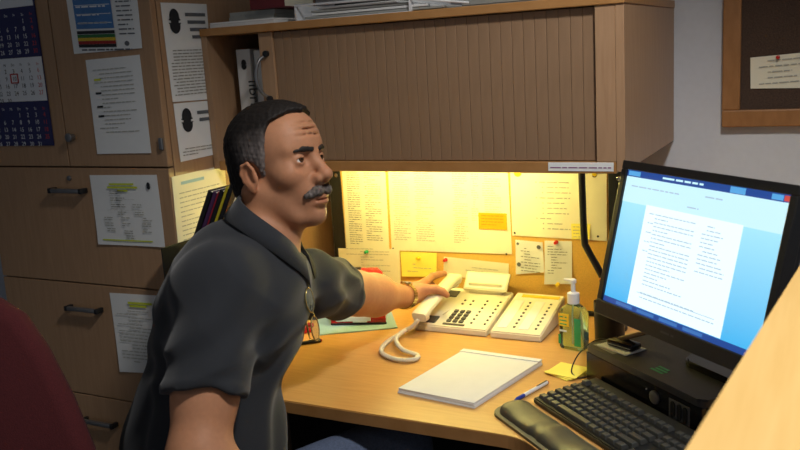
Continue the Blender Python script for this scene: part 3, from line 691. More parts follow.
bm = BM(); words(bm, XZ(0,-.0234,0), -.026, .061, .020, .024, .005, .009, 9); done('label_lettering', bm, M['green'], lb)
bm = BM(); words(bm, XZ(0,-.0232,0), -.027, .040, .020, .012, .008, .02, 12); done('lettering', bm, mat('white_blue_print', (210,224,240), .5), sn)
bm = BM(); box2(bm, (.013,-.0228,.012), (.031,-.0221,.082), .0003); box2(bm, (-.031,-.0228,.012), (-.024,-.0221,.036), .0003); done('side_label', bm, M['green'], sn)
bm = BM(); tube(bm, [(0,0,.012),(0,0,.112)], .002, 6); done('dip_tube', bm, M['white'], sn)
# pen holder behind the bottle
hd_ = thing('pen_holder', 'black pen cup standing behind the sanitizer bottle', 'pen cup', (-.495,2.03,D))
bm = BM(); lathe(bm, [(.034,0),(.036,.002),(.038,.105),(.035,.105),(.033,.006),(.0,.006)], 24); done('cup', bm, M['blackp'], hd_, True, 40)
for i, (dx, dy, l, m, lb_) in enumerate(((-.012,.0,.155,'darkp','charcoal pen standing leftmost in the black cup'),(.008,.010,.165,'blackp','black pen standing tallest in the black cup'),(.012,-.008,.150,'grey','grey pen standing rightmost in the black cup'))):
    a = Vector((-.495+dx*.5,2.03+dy*.5,D+.0075)); b = a+Vector((dx*1.2,dy*1.2,l)); pen('pen', a, b, lb_, M[m], M['blackp'], .004)
# black bent pole
bp2 = thing('bent_pole', 'black bent metal pole rising from the desk past the cream poster', 'pole', (-.510,2.13,D))
def prj(x, y, z): return (x+.510, y-2.13, z-D)
bm = BM(); tube(bm, smooth_path([prj(-.506,2.13,D+.012),prj(-.512,2.13,.80),prj(-.535,2.13,.865),prj(-.574,2.13,.940),prj(-.581,2.13,.962),prj(-.584,2.13,1.05),prj(-.586,2.13,1.188)], 6), .0088, 10); done('pole', bm, M['blackp'], bp2, True)
bm = BM(); cyl(bm, (.004,0,.006), .032, .012, 28, bev=.003); done('base', bm, M['blackp'], bp2, True, 40)
bm = BM(); cyl(bm, prj(-.520,2.13,.826), .013, .022, 18, bev=.002); done('joint', bm, M['blackp'], bp2, True, 40)
# ================================================================== computer
YAW = R(-40.6); cu = Vector((math.cos(YAW), math.sin(YAW), 0)); cv = Vector((-math.sin(YAW), math.cos(YAW), 0))
def CP(o_, a, b, z): return Vector(o_)+cu*a+cv*b+Vector((0,0,z))
# desktop case: origin at its front left lower corner
pc0 = Vector((-.482,1.766,D)); pcw, pcd, pch = .36, .36, .085
pc = thing('desktop_computer', 'flat black desktop computer lying under the monitor', 'computer', tuple(pc0), YAW)
bm = BM(); box2(bm, (0,.012,.003), (pcw,pcd,pch-.003), .004); done('chassis', bm, M['blackp'], pc)
bm = BM(); prism(bm, [(x+pcw/2,y+pcd/2-.003) for x, y in rect_poly(pcw+.006,pcd-.002,.014)], pch-.0145, pch, .004); done('top_cover', bm, M['darkp'], pc, True, 40)
bm = BM(); box2(bm, (0,-.001,.003), (pcw,.0118,pch-.015), .002); fp = done('front_panel', bm, M['gloss'], pc)
for x in (.03, pcw-.03):
    for y in (.05, pcd-.04):
        bm = BM(); cyl(bm, (x,y,.0015), .012, .003, 12); done('rubber_foot', bm, M['blackp'], pc)
bm = BM(); cyl(bm, (.232,-.003,.046), .0135, .006, 28, 'y', bev=.0015); done('power_button', bm, M['grey'], fp, True, 40)
bm = BM(); cyl(bm, (.206,-.0014,.054), .0016, .002, 8, 'y'); done('indicator_lamp', bm, M['white'], fp)
bm = BM(); box2(bm, (.272,-.0022,.022), (.330,-.0005,.060), .001); pp = done('port_plate', bm, M['grey'], fp)
for x in (.285, .303, .319):
    bm = BM(); box2(bm, (x-.006,-.0034,.030), (x+.006,-.0018,.053), .002); cyl(bm, (x,-.0036,.030), .0052, .002, 14, 'y'); cyl(bm, (x,-.0036,.052), .0052, .002, 14, 'y'); done('port', bm, M['blackp'], pp)
bm = BM()
for i, (a, b) in enumerate(((.0,.036),(.003,.036),(.0,.030))): box2(bm, (.186+a,.022+i*.010,pch+.0003), (.186+b,.028+i*.010,pch+.0007))
done('green_sticker', bm, M['green'], pc)
bm = BM(); box2(bm, (.012,.010,pch+.0003), (.082,.026,pch+.0007)); done('case_label', bm, M['greyfile'], pc)
# white card + small black device on the case
cd0 = CP(pc0, .060, .048, pch+.0008)
bm = BM(); box(bm, (0,0,.0012), (.085,.060,.0024), .0004); o = done('white_card', bm, M['paper']); o.location = cd0; o.rotation_euler = (0,0,YAW+R(8)); tag(o, 'white card lying on the black computer under a small black device', 'card')
dv = thing('mobile_phone', 'small glossy black handheld device on the white card', 'device', tuple(cd0+Vector((0,0,.0027))), YAW+R(14))
bm = BM(); box2(bm, (-.028,-.016,.0), (.040,.018,.015), .005); done('casing', bm, M['gloss'], dv, True, 40)
bm = BM(); box2(bm, (-.024,-.0165,.005), (.036,-.0155,.0075), .0004); done('bright_trim', bm, M['chrome'], dv)
bm = BM(); box(bm, (0,0,0), (.075,.018,.010), .003); o = done('raised_flap', bm, mat('bronze_plastic', (120,96,60), .35), dv); o.location = (.020,.012,.026); o.rotation_euler = (0,R(-24),0)
# monitor
mc = Vector((-.245,1.577,1.074)); tb = R(14.0)
mo = thing('computer_monitor', 'black flat monitor showing a white document on a blue screen', 'monitor', tuple(mc), 0)
up_ = (cv*math.sin(tb)+Vector((0,0,math.cos(tb)))); nb = cu.cross(up_)     # nb points towards the user
if nb.dot(cv) > 0: nb = -nb
mo.matrix_world = Matrix(((cu.x,up_.x,nb.x,mc.x),(cu.y,up_.y,nb.y,mc.y),(cu.z,up_.z,nb.z,mc.z),(0,0,0,1)))
SW, SH = .414, .270
bm = BM()
for lo, hi in (((-SW/2-.016,SH/2,-.02),(SW/2+.016,SH/2+.017,.006)),((-SW/2-.016,-SH/2-.030,-.02),(SW/2+.016,-SH/2,.006)),((-SW/2-.016,-SH/2,-.02),(-SW/2,SH/2,.006)),((SW/2,-SH/2,-.02),(SW/2+.016,SH/2,.006))):
    box2(bm, lo, hi, .002)
done('bezel', bm, M['blackp'], mo)
bm = BM(); box2(bm, (-SW/2-.012,-SH/2-.024,-.035), (SW/2+.012,SH/2+.012,-.018), .004); box2(bm, (-.13,-.11,-.06), (.13,.10,-.034), .008); done('rear_shell', bm, M['blackp'], mo)
def em_mat(n, c, s):
    m = bpy.data.materials.new(n); m.use_nodes = True; nt = m.node_tree; b = nt.nodes['Principled BSDF']
    b.inputs['Base Color'].default_value = (.01,.01,.012,1); b.inputs['Roughness'].default_value = .3
    b.inputs['Emission Color'].default_value = (*lin(c),1); b.inputs['Emission Strength'].default_value = s
    return m, nt, b
m, nt, b = em_mat('lit_screen_blue', (120,215,245), 1.1)
tc = nt.nodes.new('ShaderNodeTexCoord'); sp = nt.nodes.new('ShaderNodeSeparateXYZ'); rp = nt.nodes.new('ShaderNodeValToRGB'); mr = nt.nodes.new('ShaderNodeMapRange')
nt.links.new(tc.outputs['Object'], sp.inputs[0]); nt.links.new(sp.outputs[1], mr.inputs[0]); mr.inputs[1].default_value = -SH/2; mr.inputs[2].default_value = SH/2
nt.links.new(mr.outputs[0], rp.inputs[0]); e_ = rp.color_ramp.elements
e_[0].color = (*lin((60,176,236)),1); e_[1].color = (*lin((182,240,252)),1); nt.links.new(rp.outputs[0], b.inputs['Emission Color'])
M['scr'] = m
bm = BM(); box2(bm, (-SW/2-.001,-SH/2-.001,-.004), (SW/2+.001,SH/2+.001,.0)); scr = done('screen', bm, M['scr'], mo)
M['e_white'] = em_mat('lit_page_white', (236,252,255), 1.1)[0]; M['e_pale'] = em_mat('lit_ribbon_pale', (200,240,250), 1.1)[0]
M['e_navy'] = em_mat('lit_title_bar', (36,74,150), 1.0)[0]; M['e_txt'] = em_mat('lit_page_text', (178,204,224), 1.0)[0]; M['e_tb'] = em_mat('lit_task_button', (66,120,190), 1.0)[0]; M['e_sky'] = em_mat('lit_button_blue', (90,170,230), 1.0)[0]; M['e_red'] = em_mat('lit_close_button', (210,80,70), 1.0)[0]
def patch(name, x0, y0, x1, y1, z, m):
    bm = BM(); box2(bm, (x0,y0,z-.0002), (x1,y1,z)); return done(name, bm, m, scr)
T_ = SH/2
patch('title_bar', -SW/2, T_-.013, SW/2, T_, .0005, M['e_navy'])
patch('tool_ribbon', -SW/2, T_-.064, SW/2, T_-.013, .0005, M['e_pale'])
patch('menu_button', -SW/2+.004, T_-.011, -SW/2+.040, T_-.002, .0008, M['e_sky'])
patch('title_tab', .075, T_-.012, .11, T_-.001, .0008, M['e_sky'])
patch('window_buttons', SW/2-.040, T_-.011, SW/2-.016, T_-.002, .0008, M['e_sky']); patch('close_button', SW/2-.014, T_-.011, SW/2-.002, T_-.002, .0008, M['e_red'])
patch('document_page', -.132, -SH/2+.012, .121, T_-.062, .0008, M['e_white'])
patch('task_bar', -SW/2, -SH/2, SW/2, -SH/2+.011, .0010, M['e_navy'])
for i, x in enumerate((-.165,-.10,-.035,.03)): patch('task_button', x, -SH/2+.0025, x+.050, -SH/2+.0085, .0013, M['e_tb'])
FL = Matrix.Translation((0,0,.0012))
bm = BM(); words(bm, FL, -.10, -.085, .11, .145, .003, .0075, 101, .0, .5); words(bm, FL, .03, -.03, .07, .09, .003, .0075, 102, .01, .4); words(bm, FL, -.118, -.02, .016, .08, .003, .018, 103)
words(bm, FL, -.10, -.112, .20, .02, .003, .009, 104, .03, .4)
words(bm, FL, -SW/2+.02, T_-.042, .14, .014, .004, .016, 105); words(bm, FL, .02, T_-.036, .14, .012, .004, .014, 106); words(bm, FL, -.02, T_-.058, .03, .010, .004, .014, 107); done('page_text', bm, M['e_txt'], scr)
bm = BM(); words(bm, Matrix.Translation((0,0,.0012)), -.10, T_-.012, .11, .010, .006, .02, 108); done('title_text', bm, M['e_pale'], scr)
bm = BM(); quad(bm, FL, -.11, -.096, .10, -.0948); done('page_rule', bm, M['e_txt'], scr)
bm = BM(); words(bm, Matrix.Translation((0,0,.0064)), -.018, -SH/2-.02, .036, .010, .006, .02, 109); done('logo', bm, M['darkp'], mo)
# stand
sb = mc-nb*.055+cv*.095; inv = mo.matrix_world.inverted()
def to_m(p): return inv @ Vector(p)
bm = BM()
zt = D+pch+.0008
pb_ = CP(pc0, pcw/2, .20, 0); bz = zt
vs = box(bm, (0,0,0), (.075,.03,.17), .004); st_ = Matrix.Translation(Vector((sb.x,sb.y,bz+.09))+cv*.03) @ Matrix.Rotation(YAW,4,'Z'); bmesh.ops.transform(bm, matrix=inv @ st_, verts=bm.verts[:]); done('stand_neck', bm, M['blackp'], mo)
bm = BM(); prism(bm, rect_poly(.22,.14,.03), 0, .014, .004); bmesh.ops.transform(bm, matrix=inv @ Matrix.Translation(Vector((sb.x,sb.y,bz))+cv*.0) @ Matrix.Rotation(YAW,4,'Z'), verts=bm.verts[:]); done('stand_base', bm, M['gloss'], mo, True, 40)
# cables by the case
bm = BM(); tube(bm, smooth_path([CP(pc0,-.012,.11,.055),CP(pc0,-.035,.06,.075),CP(pc0,-.055,.02,.045),CP(pc0,-.045,-.01,.012),CP(pc0,-.018,-.012,.004),CP(pc0,-.012,.01,.004),CP(pc0,-.03,.02,.004)], 8), .0016, 6); o = done('thin_cable', bm, M['blackp'], None, True); tag(o, 'thin black cable curling at the left side of computer', 'cable')
# keyboard
kb0 = Vector((-.555,1.613,D)); kb = thing('keyboard', 'black computer keyboard with worn shiny keys in front of the computer', 'keyboard', tuple(kb0), YAW)
KW, KD = .455, .158; kt = R(5.0)
def kz(y): return .016+math.tan(kt)*y
bm = BM(); v = [(0,0,0),(KW,0,0),(KW,KD,0),(0,KD,0),(0,0,.012),(KW,0,.012),(KW,KD,.012+math.tan(kt)*KD),(0,KD,.012+math.tan(kt)*KD)]
V = [bm.verts.new(p) for p in v]
for f in ((3,2,1,0),(4,5,6,7),(0,1,5,4),(1,2,6,5),(2,3,7,6),(3,0,4,7)): bm.faces.new([V[i] for i in f])
bmesh.ops.bevel(bm, geom=bm.edges[:], offset=.0025, segments=2, affect='EDGES'); done('case', bm, M['blackp'], kb, True, 40)
M['keycap'] = mat('worn_keycap', (62,63,62), .30, var=.1, scale=30, spec=.6)
kms = {}
def keycap(w):
    w = round(w,4)
    if w not in kms:
        bm = BM(); a, d = w/2, .0165/2; z1 = .0085
        lo = [(-a,-d,0),(a,-d,0),(a,d,0),(-a,d,0)]; hi = [(-a+.0022,-d+.002,z1),(a-.0022,-d+.002,z1),(a-.0022,d-.003,z1-.0005),(-a+.0022,d-.003,z1-.0005)]
        A = [bm.verts.new(p) for p in lo]; B = [bm.verts.new(p) for p in hi]; bm.faces.new(A[::-1]); bm.faces.new(B)
        for k in range(4): bm.faces.new((A[k],A[(k+1)%4],B[(k+1)%4],B[k]))
        bmesh.ops.bevel(bm, geom=[e for e in bm.edges if all(v in B for v in e.verts)], offset=.0008, segments=1, affect='EDGES')
        bmesh.ops.recalc_face_normals(bm, faces=bm.faces[:]); me = bpy.data.meshes.new('key'); bm.to_mesh(me); bm.free(); me.materials.append(M['keycap']); kms[w] = me
    return kms[w]
U = .01905
def krow(y, x, widths, name='key'):
    for w in widths:
        if w > 0:
            o = link('space_bar' if w > 4 else name, keycap(w*U-.002), None, kb); o.location = (x+w*U/2, y, kz(y)-.003); o.rotation_euler = (kt,0,0)
        x += abs(w)*U
y0 = .016; x0 = .009
krow(y0, x0, [1.25,1,1.25,5.5,1.25,1,1,1.25,-1.5+1.5 if False else 1.25]); 
krow(y0+U, x0, [1.25,1]+[1]*10+[2.75]); krow(y0+2*U, x0, [1.75]+[1]*11+[2.25]); krow(y0+3*U, x0, [1.5]+[1]*12+[1.5]); krow(y0+4*U, x0, [1]*13+[2])
krow(y0+5.5*U, x0, [1,-.6]+[1]*4+[-.5]+[1]*4+[-.5]+[1]*4)
xn = x0+15.3*U; krow(y0, xn, [1,1,1]); krow(y0+U, xn+U, [1]); krow(y0+3*U, xn, [1,1,1]); krow(y0+4*U, xn, [1,1,1]); krow(y0+5.5*U, xn, [1,1,1])
xm = xn+3.3*U; krow(y0, xm, [2,1,1])
for j in range(1,5): krow(y0+j*U, xm, [1,1,1,1])
# wrist rest
wr = thing('wrist_rest', 'padded dark wrist rest lying in front of the keyboard', 'wrist rest', tuple(CP(kb0, -.012, -.058, 0)), YAW)
bm = BM(); prism(bm, [(x+.235,y+.0) for x, y in rect_poly(.47,.088,.040,8)], 0, .006, .002); done('base_plate', bm, mat('olive_rubber', (120,114,84), .7, var=.08), wr, True, 40)
bm = BM(); N = 60; secs = []
for i in range(N+1):
    t_ = i/N; x = .012+t_*.45; e = min(t_, 1-t_)*.45
    w = .035*math.sqrt(max(.02, 1-max(0,(1-e/.035))**2)); hgt = (.017+.003*math.cos(6*math.pi*(t_-.02)))*(max(.05,1-max(0,1-e/.03)**2)**.5)
    if abs(t_-.33) < .03 or abs(t_-.67) < .03: hgt *= .86; w *= .93
    secs.append([bm.verts.new((x, w*math.cos(a)*(abs(math.cos(a))**-.25 if abs(math.cos(a)) > .05 else 1), .006+hgt*abs(math.sin(a))**.7 if 0 < k < 16 else .006)) for k, a in ((k, math.pi*k/16) for k in range(17))])
for A, B in zip(secs, secs[1:]):
    for k in range(16): bm.faces.new((A[k],A[k+1],B[k+1],B[k]))
    bm.faces.new((A[16],A[0],B[0],B[16]))
bm.faces.new(secs[0][::-1]); bm.faces.new(secs[-1]); done('pad', bm, mat('dark_grey_vinyl', (70,68,58), .42, var=.1, scale=60, bump=.05), wr, True, 60)
# ================================================================== wooden counter in the foreground
ct = thing('counter', 'maple counter ledge close to the camera at lower right', 'counter', (.12,.83,0))
def Q_(x, y): return (x-.12, y-.83)
bm = BM(); prism(bm, [Q_(-.128,.33),Q_(.33,.28),Q_(.42,1.34),Q_(-.037,1.34)], 1.122, 1.15, .003); done('ledge', bm, M['counter'], ct)
bm = BM(); prism(bm, [Q_(.10,.36),Q_(.13,.36),Q_(.20,1.32),Q_(.17,1.32)], 0, 1.1218); done('panel', bm, M['counter'], ct)
# ================================================================== chairs
def star_base(t, z, m, n=5, r_=.225):
    for k in range(n):
        a = 2*math.pi*k/n+.3; c, s = math.cos(a), math.sin(a)
        bm = BM(); tube(bm, [(.02*c,.02*s,.105),(.15*c,.15*s,.095),(r_*c,r_*s,.072)], lambda i: .022-.004*i, 8); lg = done('leg', bm, m, t, True)
        bm = BM(); cyl(bm, (r_*c-.012*s,r_*s+.012*c,.028), .028, .02, 18, 'y', bev=.003); cyl(bm, (r_*c+.012*s,r_*s-.012*c,.028), .028, .02, 18, 'y', bev=.003); cyl(bm, (r_*c,r_*s,.052), .008, .04, 10); done('castor', bm, M['blackp'], lg, True, 40)
    bm = BM(); cyl(bm, (0,0,.10+(z-.14)/2), .026, z-.14, 20); cyl(bm, (0,0,.12), .04, .05, 20); done('gas_column', bm, m, t, True, 40)
def cushion(bm, poly, z0, z1, crown, yfun=None):
    """soft slab: outline poly, rounded rim, slight crown"""
    n = len(poly); cx_ = sum(p[0] for p in poly)/n; cy_ = sum(p[1] for p in poly)/n
    lv = [(.90,z0),(.975,z0+.008),(1.0,(z0+z1)/2),(.975,z1-.008),(.90,z1),(.6,z1+crown*.7),(.25,z1+crown)]
    rg = [[bm.verts.new((cx_+(x-cx_)*s, cy_+(y-cy_)*s, z)) for x, y in poly] for s, z in lv]
    for A, B in zip(rg, rg[1:]):
        for k in range(n): bm.faces.new((A[k],A[(k+1)%n],B[(k+1)%n],B[k]))
    bm.faces.new(rg[0][::-1]); bm.faces.new(rg[-1])
# the red chair in the left foreground: tall rounded backrest turned towards the camera
rd = thing('office_chair', 'dark red upholstered office chair with rounded back in left foreground', 'chair', (-1.205,.585,0), R(-153))
bm = BM(); cushion(bm, rect_poly(.47,.45,.09), .44, .51, .012); done('seat', bm, M['redfab'], rd, True)
bm = BM(); bk = []
prof = [(-.22,0),(-.265,.08),(-.275,.2),(-.26,.31),(-.232,.40),(-.195,.49),(-.160,.55),(-.12,.58),(-.07,.592),(0,.596)]; prof = prof+[(-x,z) for x, z in prof[-2::-1]]
cushion(bm, [(x,z) for x, z in prof], -.03, .028, .012)
bmesh.ops.transform(bm, matrix=Matrix.Translation((0,-.235,.53)) @ Matrix.Rotation(R(98),4,'X') , verts=bm.verts[:]); done('backrest', bm, M['redfab'], rd, True)
bm = BM(); tube(bm, smooth_path([(0,-.05,.42),(0,-.26,.42),(0,-.30,.50),(0,-.30,.72)], 6), .018, 10); box2(bm, (-.09,-.12,.405), (.09,.12,.438), .006); done('back_support', bm, M['blackp'], rd, True, 40)
star_base(rd, .42, M['blackp'])
# the man's chair
mcx = thing('office_chair', 'black office chair the man sits on, mostly hidden behind him', 'chair', (-1.135,1.10,0), math.atan2(.463,.886)-R(90))
bm = BM(); cushion(bm, rect_poly(.44,.42,.08), .375, .425, .006); done('seat', bm, M['darkp'], mcx, True)
bm = BM(); cushion(bm, rect_poly(.36,.34,.09), -.018, .018, .004); bmesh.ops.transform(bm, matrix=Matrix.Translation((0,-.225,.655)) @ Matrix.Rotation(R(98),4,'X'), verts=bm.verts[:]); done('backrest', bm, M['blackp'], mcx, True)
bm = BM(); tube(bm, smooth_path([(0,-.05,.36),(0,-.22,.36),(0,-.27,.45),(0,-.265,.62)], 6), .016, 10); box2(bm, (-.08,-.1,.345), (.08,.1,.374), .006); done('back_support', bm, M['blackp'], mcx, True, 40)
star_base(mcx, .36, M['blackp'])
# folders leaning on the desk end behind the man
# folders leaning in a wall pocket on the cabinet side
fp_ = thing('wall_file_pocket', 'dark wall pocket on the cabinet side holding leaning folders', 'file holder', (CX1+.0005, 1.60, .865))
bm = BM(); box2(bm, (0,-.03,.0), (.003,.22,.16), .0008); box2(bm, (0,-.03,0), (.10,.22,.003), .0008); box2(bm, (.097,-.03,0), (.100,.22,.10), .0008); done('pocket', bm, M['blackp'], fp_)
la = R(28)
def folder(i, off, th, m, label, H=.33, Dp=.17, face=None, drop=0.0, dy=0.0):
    t = thing('folder', label, 'folder', (CX1+.010+off, 1.572+dy, .878), 0, 'folders leaning beside the cabinet')
    t.matrix_world = Matrix.Translation((CX1+.010+off,1.572+dy,.878+.002*i)) @ Matrix.Rotation(la,4,'Y') @ Matrix.Rotation(R(-drop),4,'X')
    bm = BM(); box2(bm, (0,0,0), (th*.18,Dp,H), .0006); box2(bm, (th*.82,0,0), (th,Dp,H), .0006); box2(bm, (0,0,0), (th,.0015,H), .0006); done('cover', bm, m, t)
    bm = BM(); box2(bm, (th*.2,.002,.004), (th*.8,Dp-.004,H-.004)); done('page_block', bm, M['cream'], t)
    if face:
        bm = BM(); box2(bm, (th+.0003,.02,.02), (th+.001,Dp-.01,H-.02)); sh = done('page', bm, M['paper'], t)
        bm = BM(); box2(bm, (th+.0012,.075,H-.045), (th+.0022,Dp+.004,H+.006)); done('yellow_tab', bm, M['yellow'], t)
        bm = BM(); words(bm, Matrix(((0,0,1,th+.0013),(1,0,0,0),(0,1,0,0),(0,0,0,1))), .05, .08, .13, .18, .004, .012, 7, .02, .5); done('print', bm, M['ink'], sh)
    return t
PURP = mat('purple_card', (74,44,84), .5); REDF = mat('crimson_card', (150,34,52), .5); YELF = mat('mustard_card', (196,180,40), .5); BLKF = mat('black_card', (26,26,28), .5)
xo = 0.0
for i, (th, m, lb, hh) in enumerate(((.014,BLKF,'black folder leaning nearest the cabinet side',.335),(.012,PURP,'purple folder leaning second from the cabinet side',.33),(.004,REDF,'thin crimson folder leaning between purple and black ones',.325),(.012,BLKF,'black folder leaning between the crimson and mustard ones',.33),(.008,YELF,'mustard yellow folder leaning in the wall pocket',.335),(.012,BLKF,'black folder at right with a white printed page on its face',.34))):
    folder(i, xo, th, m, lb, hh, face=(i == 5)); xo += th/math.cos(la)+.0012
# ================================================================== the man: signed-distance modelling, polygonised with surface nets
def nrm(v): v = np.asarray(v, float); return v/np.linalg.norm(v)
f32 = np.float32
def ell(p, c, r, A=None):
    q = p-np.asarray(c, f32)
    if A is not None: q = q @ np.asarray(A, f32)
    r = np.asarray(r, f32); k0 = np.sqrt(((q/r)**2).sum(1)); k1 = np.sqrt(((q/(r*r))**2).sum(1))
    return np.where(k1 < 1e-6, -r.min(), k0*(k0-1)/np.maximum(k1, 1e-6))
def rc(p, a, b, r1, r2):
    a = np.asarray(a, f32); ba = np.asarray(b, f32)-a
    t = np.clip(((p-a) @ ba)/max(1e-9, float(ba @ ba)), 0, 1)
    return np.sqrt(((p-a-t[:,None]*ba)**2).sum(1)) - (r1+(r2-r1)*t)
def su(a, b, k):
    h = np.maximum(k-np.abs(a-b), 0)/k
    return np.minimum(a, b)-h*h*k*.25
def ss(a, b, k): return -su(-a, b, k)          # a minus b
def si(a, b, k): return -su(-a, -b, k)
def chain(p, pts, rs, k=.004):
    d = None
    for i in range(len(pts)-1):
        e = rc(p, pts[i], pts[i+1], rs[i], rs[i+1]); d = e if d is None else su(d, e, k)
    return d
def polygonise(sdf, lo, hi, h, name, m, parent=None, B=8, refine=1, slack=.02):
    lo = np.array(lo, f32); n = (np.ceil((np.array(hi)-lo)/h/B).astype(int))*B+1
    nb_ = (n-1)//B
    bi = np.stack(np.meshgrid(*[np.arange(k) for k in nb_], indexing='ij'), -1).reshape(-1, 3)
    cen = lo+(bi*B+B/2)*h
    dc = sdf(cen.astype(f32))
    F = np.empty(n+B, f32); 
    act = np.abs(dc) < B*h*.87+slack
    F[:] = 1.0
    for b in bi[(~act) & (dc < 0)]: F[b[0]*B:b[0]*B+B, b[1]*B:b[1]*B+B, b[2]*B:b[2]*B+B] = -1.0
    off = np.stack(np.meshgrid(*[np.arange(B)]*3, indexing='ij'), -1).reshape(-1, 3)
    ab = bi[act]
    for s in range(0, len(ab), 600):
        idx = (ab[s:s+600, None]*B+off[None]).reshape(-1, 3)
        F[idx[:,0], idx[:,1], idx[:,2]] = sdf((lo+idx*h).astype(f32))
    F = F[:n[0], :n[1], :n[2]]
    S = F < 0
    cnt = np.zeros(n-1, np.uint8)
    for i in (0,1):
        for j in (0,1):
            for k in (0,1): cnt += S[i:n[0]-1+i, j:n[1]-1+j, k:n[2]-1+k]
    C = np.argwhere((cnt > 0) & (cnt < 8))
    vid = np.full(n-1, -1, np.int32); vid[C[:,0],C[:,1],C[:,2]] = np.arange(len(C))
    acc = np.zeros((len(C),3)); w = np.zeros(len(C))
    cor = [(i,j,k) for i in (0,1) for j in (0,1) for k in (0,1)]
    for a in range(8):
        for b in range(a+1, 8):
            da = np.array(cor[b])-np.array(cor[a])
            if np.abs(da).sum() != 1: continue
            fa = F[tuple((C+cor[a]).T)]; fb = F[tuple((C+cor[b]).T)]
            mk = (fa < 0) != (fb < 0); t = np.where(mk, fa/np.where(mk, fa-fb, 1), 0)
            acc += np.where(mk[:,None], np.array(cor[a])+t[:,None]*da, 0); w += mk
    V = (lo+(C+acc/w[:,None])*h).astype(f32)
    Q = []
    for ax in range(3):
        u_, v_ = (ax+1) % 3, (ax+2) % 3
        sl0 = [slice(1,n[0]-1)]*3; sl0 = [slice(1, n[i]-1) for i in range(3)]; sl0[ax] = slice(0, n[ax]-1); sl1 = list(sl0); sl1[ax] = slice(1, n[ax])
        A, B_ = S[tuple(sl0)], S[tuple(sl1)]
        E = np.argwhere(A != B_); base = E.copy()
        for i in range(3):
            if i != ax: base[:,i] += 1
        flip = A[tuple(E.T)]
        def g(du, dv):
            q = base.copy(); q[:,u_] -= du; q[:,v_] -= dv; return vid[tuple(q.T)]
        q = np.stack([g(1,1), g(0,1), g(0,0), g(1,0)], 1)
        q[~flip] = q[~flip][:, ::-1]; Q.append(q)
    Q = np.concatenate(Q)
    Q = Q[(Q >= 0).all(1)]
    for _ in range(refine):
        e = .0008; d = sdf(V); G = np.stack([sdf(V+np.eye(3, dtype=f32)[i]*f32(e))-d for i in range(3)], 1)/e
        gl = np.maximum((G*G).sum(1), .2); V = V-np.clip((d/gl)[:,None]*G, -h*.6, h*.6).astype(f32)
    me = bpy.data.meshes.new(name); me.vertices.add(len(V)); me.vertices.foreach_set('co', V.astype(f32).ravel())
    me.loops.add(len(Q)*4); me.loops.foreach_set('vertex_index', Q.astype(np.int32).ravel())
    me.polygons.add(len(Q)); me.polygons.foreach_set('loop_start', np.arange(0, len(Q)*4, 4, dtype=np.int32))
    me.update(calc_edges=True); me.validate(); me.shade_smooth()
    o = link(name, me, m, parent)
    return o, V
def paint(o, V, cols):
    at = o.data.color_attributes.new('tone', 'FLOAT_COLOR', 'POINT')
    at.data.foreach_set('color', np.concatenate([cols, np.ones((len(cols),1))], 1).astype(f32).ravel())
# ---- skeleton (world metres)
FW = nrm((.886,.463,0)); LF = nrm((-.463,.886,0)); UP = np.array((0,0,1.))
PEL = np.array((-1.075,1.135,.545)); WAI = np.array((-1.060,1.180,.775)); CHE = np.array((-1.030,1.255,.985)); NCK = np.array((-.992,1.325,1.125))
SHR = np.array((-.965,1.145,1.080)); ELR = np.array((-.918,.998,.835)); WRR = np.array((-.745,1.045,.690))
SHL = np.array((-1.003,1.488,.990)); ELL_ = np.array((-1.045,1.745,.895)); WRL = np.array((-1.022,1.975,.822))
HD = np.array((-.985,1.383,1.250))
yaw_h = math.atan2(-.04,.999); pit = R(9)
HF = np.array((math.cos(yaw_h)*math.cos(pit), math.sin(yaw_h)*math.cos(pit), math.sin(pit))); HL = np.cross(UP, HF); HL = nrm(HL); HU = np.cross(HF, HL)
rollh = R(-3); HL, HU = HL*math.cos(rollh)+HU*math.sin(rollh), HU*math.cos(rollh)-HL*math.sin(rollh)
HM = np.stack([HF, HL, HU], 1)            # local -> world columns
def tolocal(p): return ((p-HD.astype(f32)) @ HM.astype(f32)).astype(f32)
def toworld(q): return HD+HM @ np.asarray(q, float)
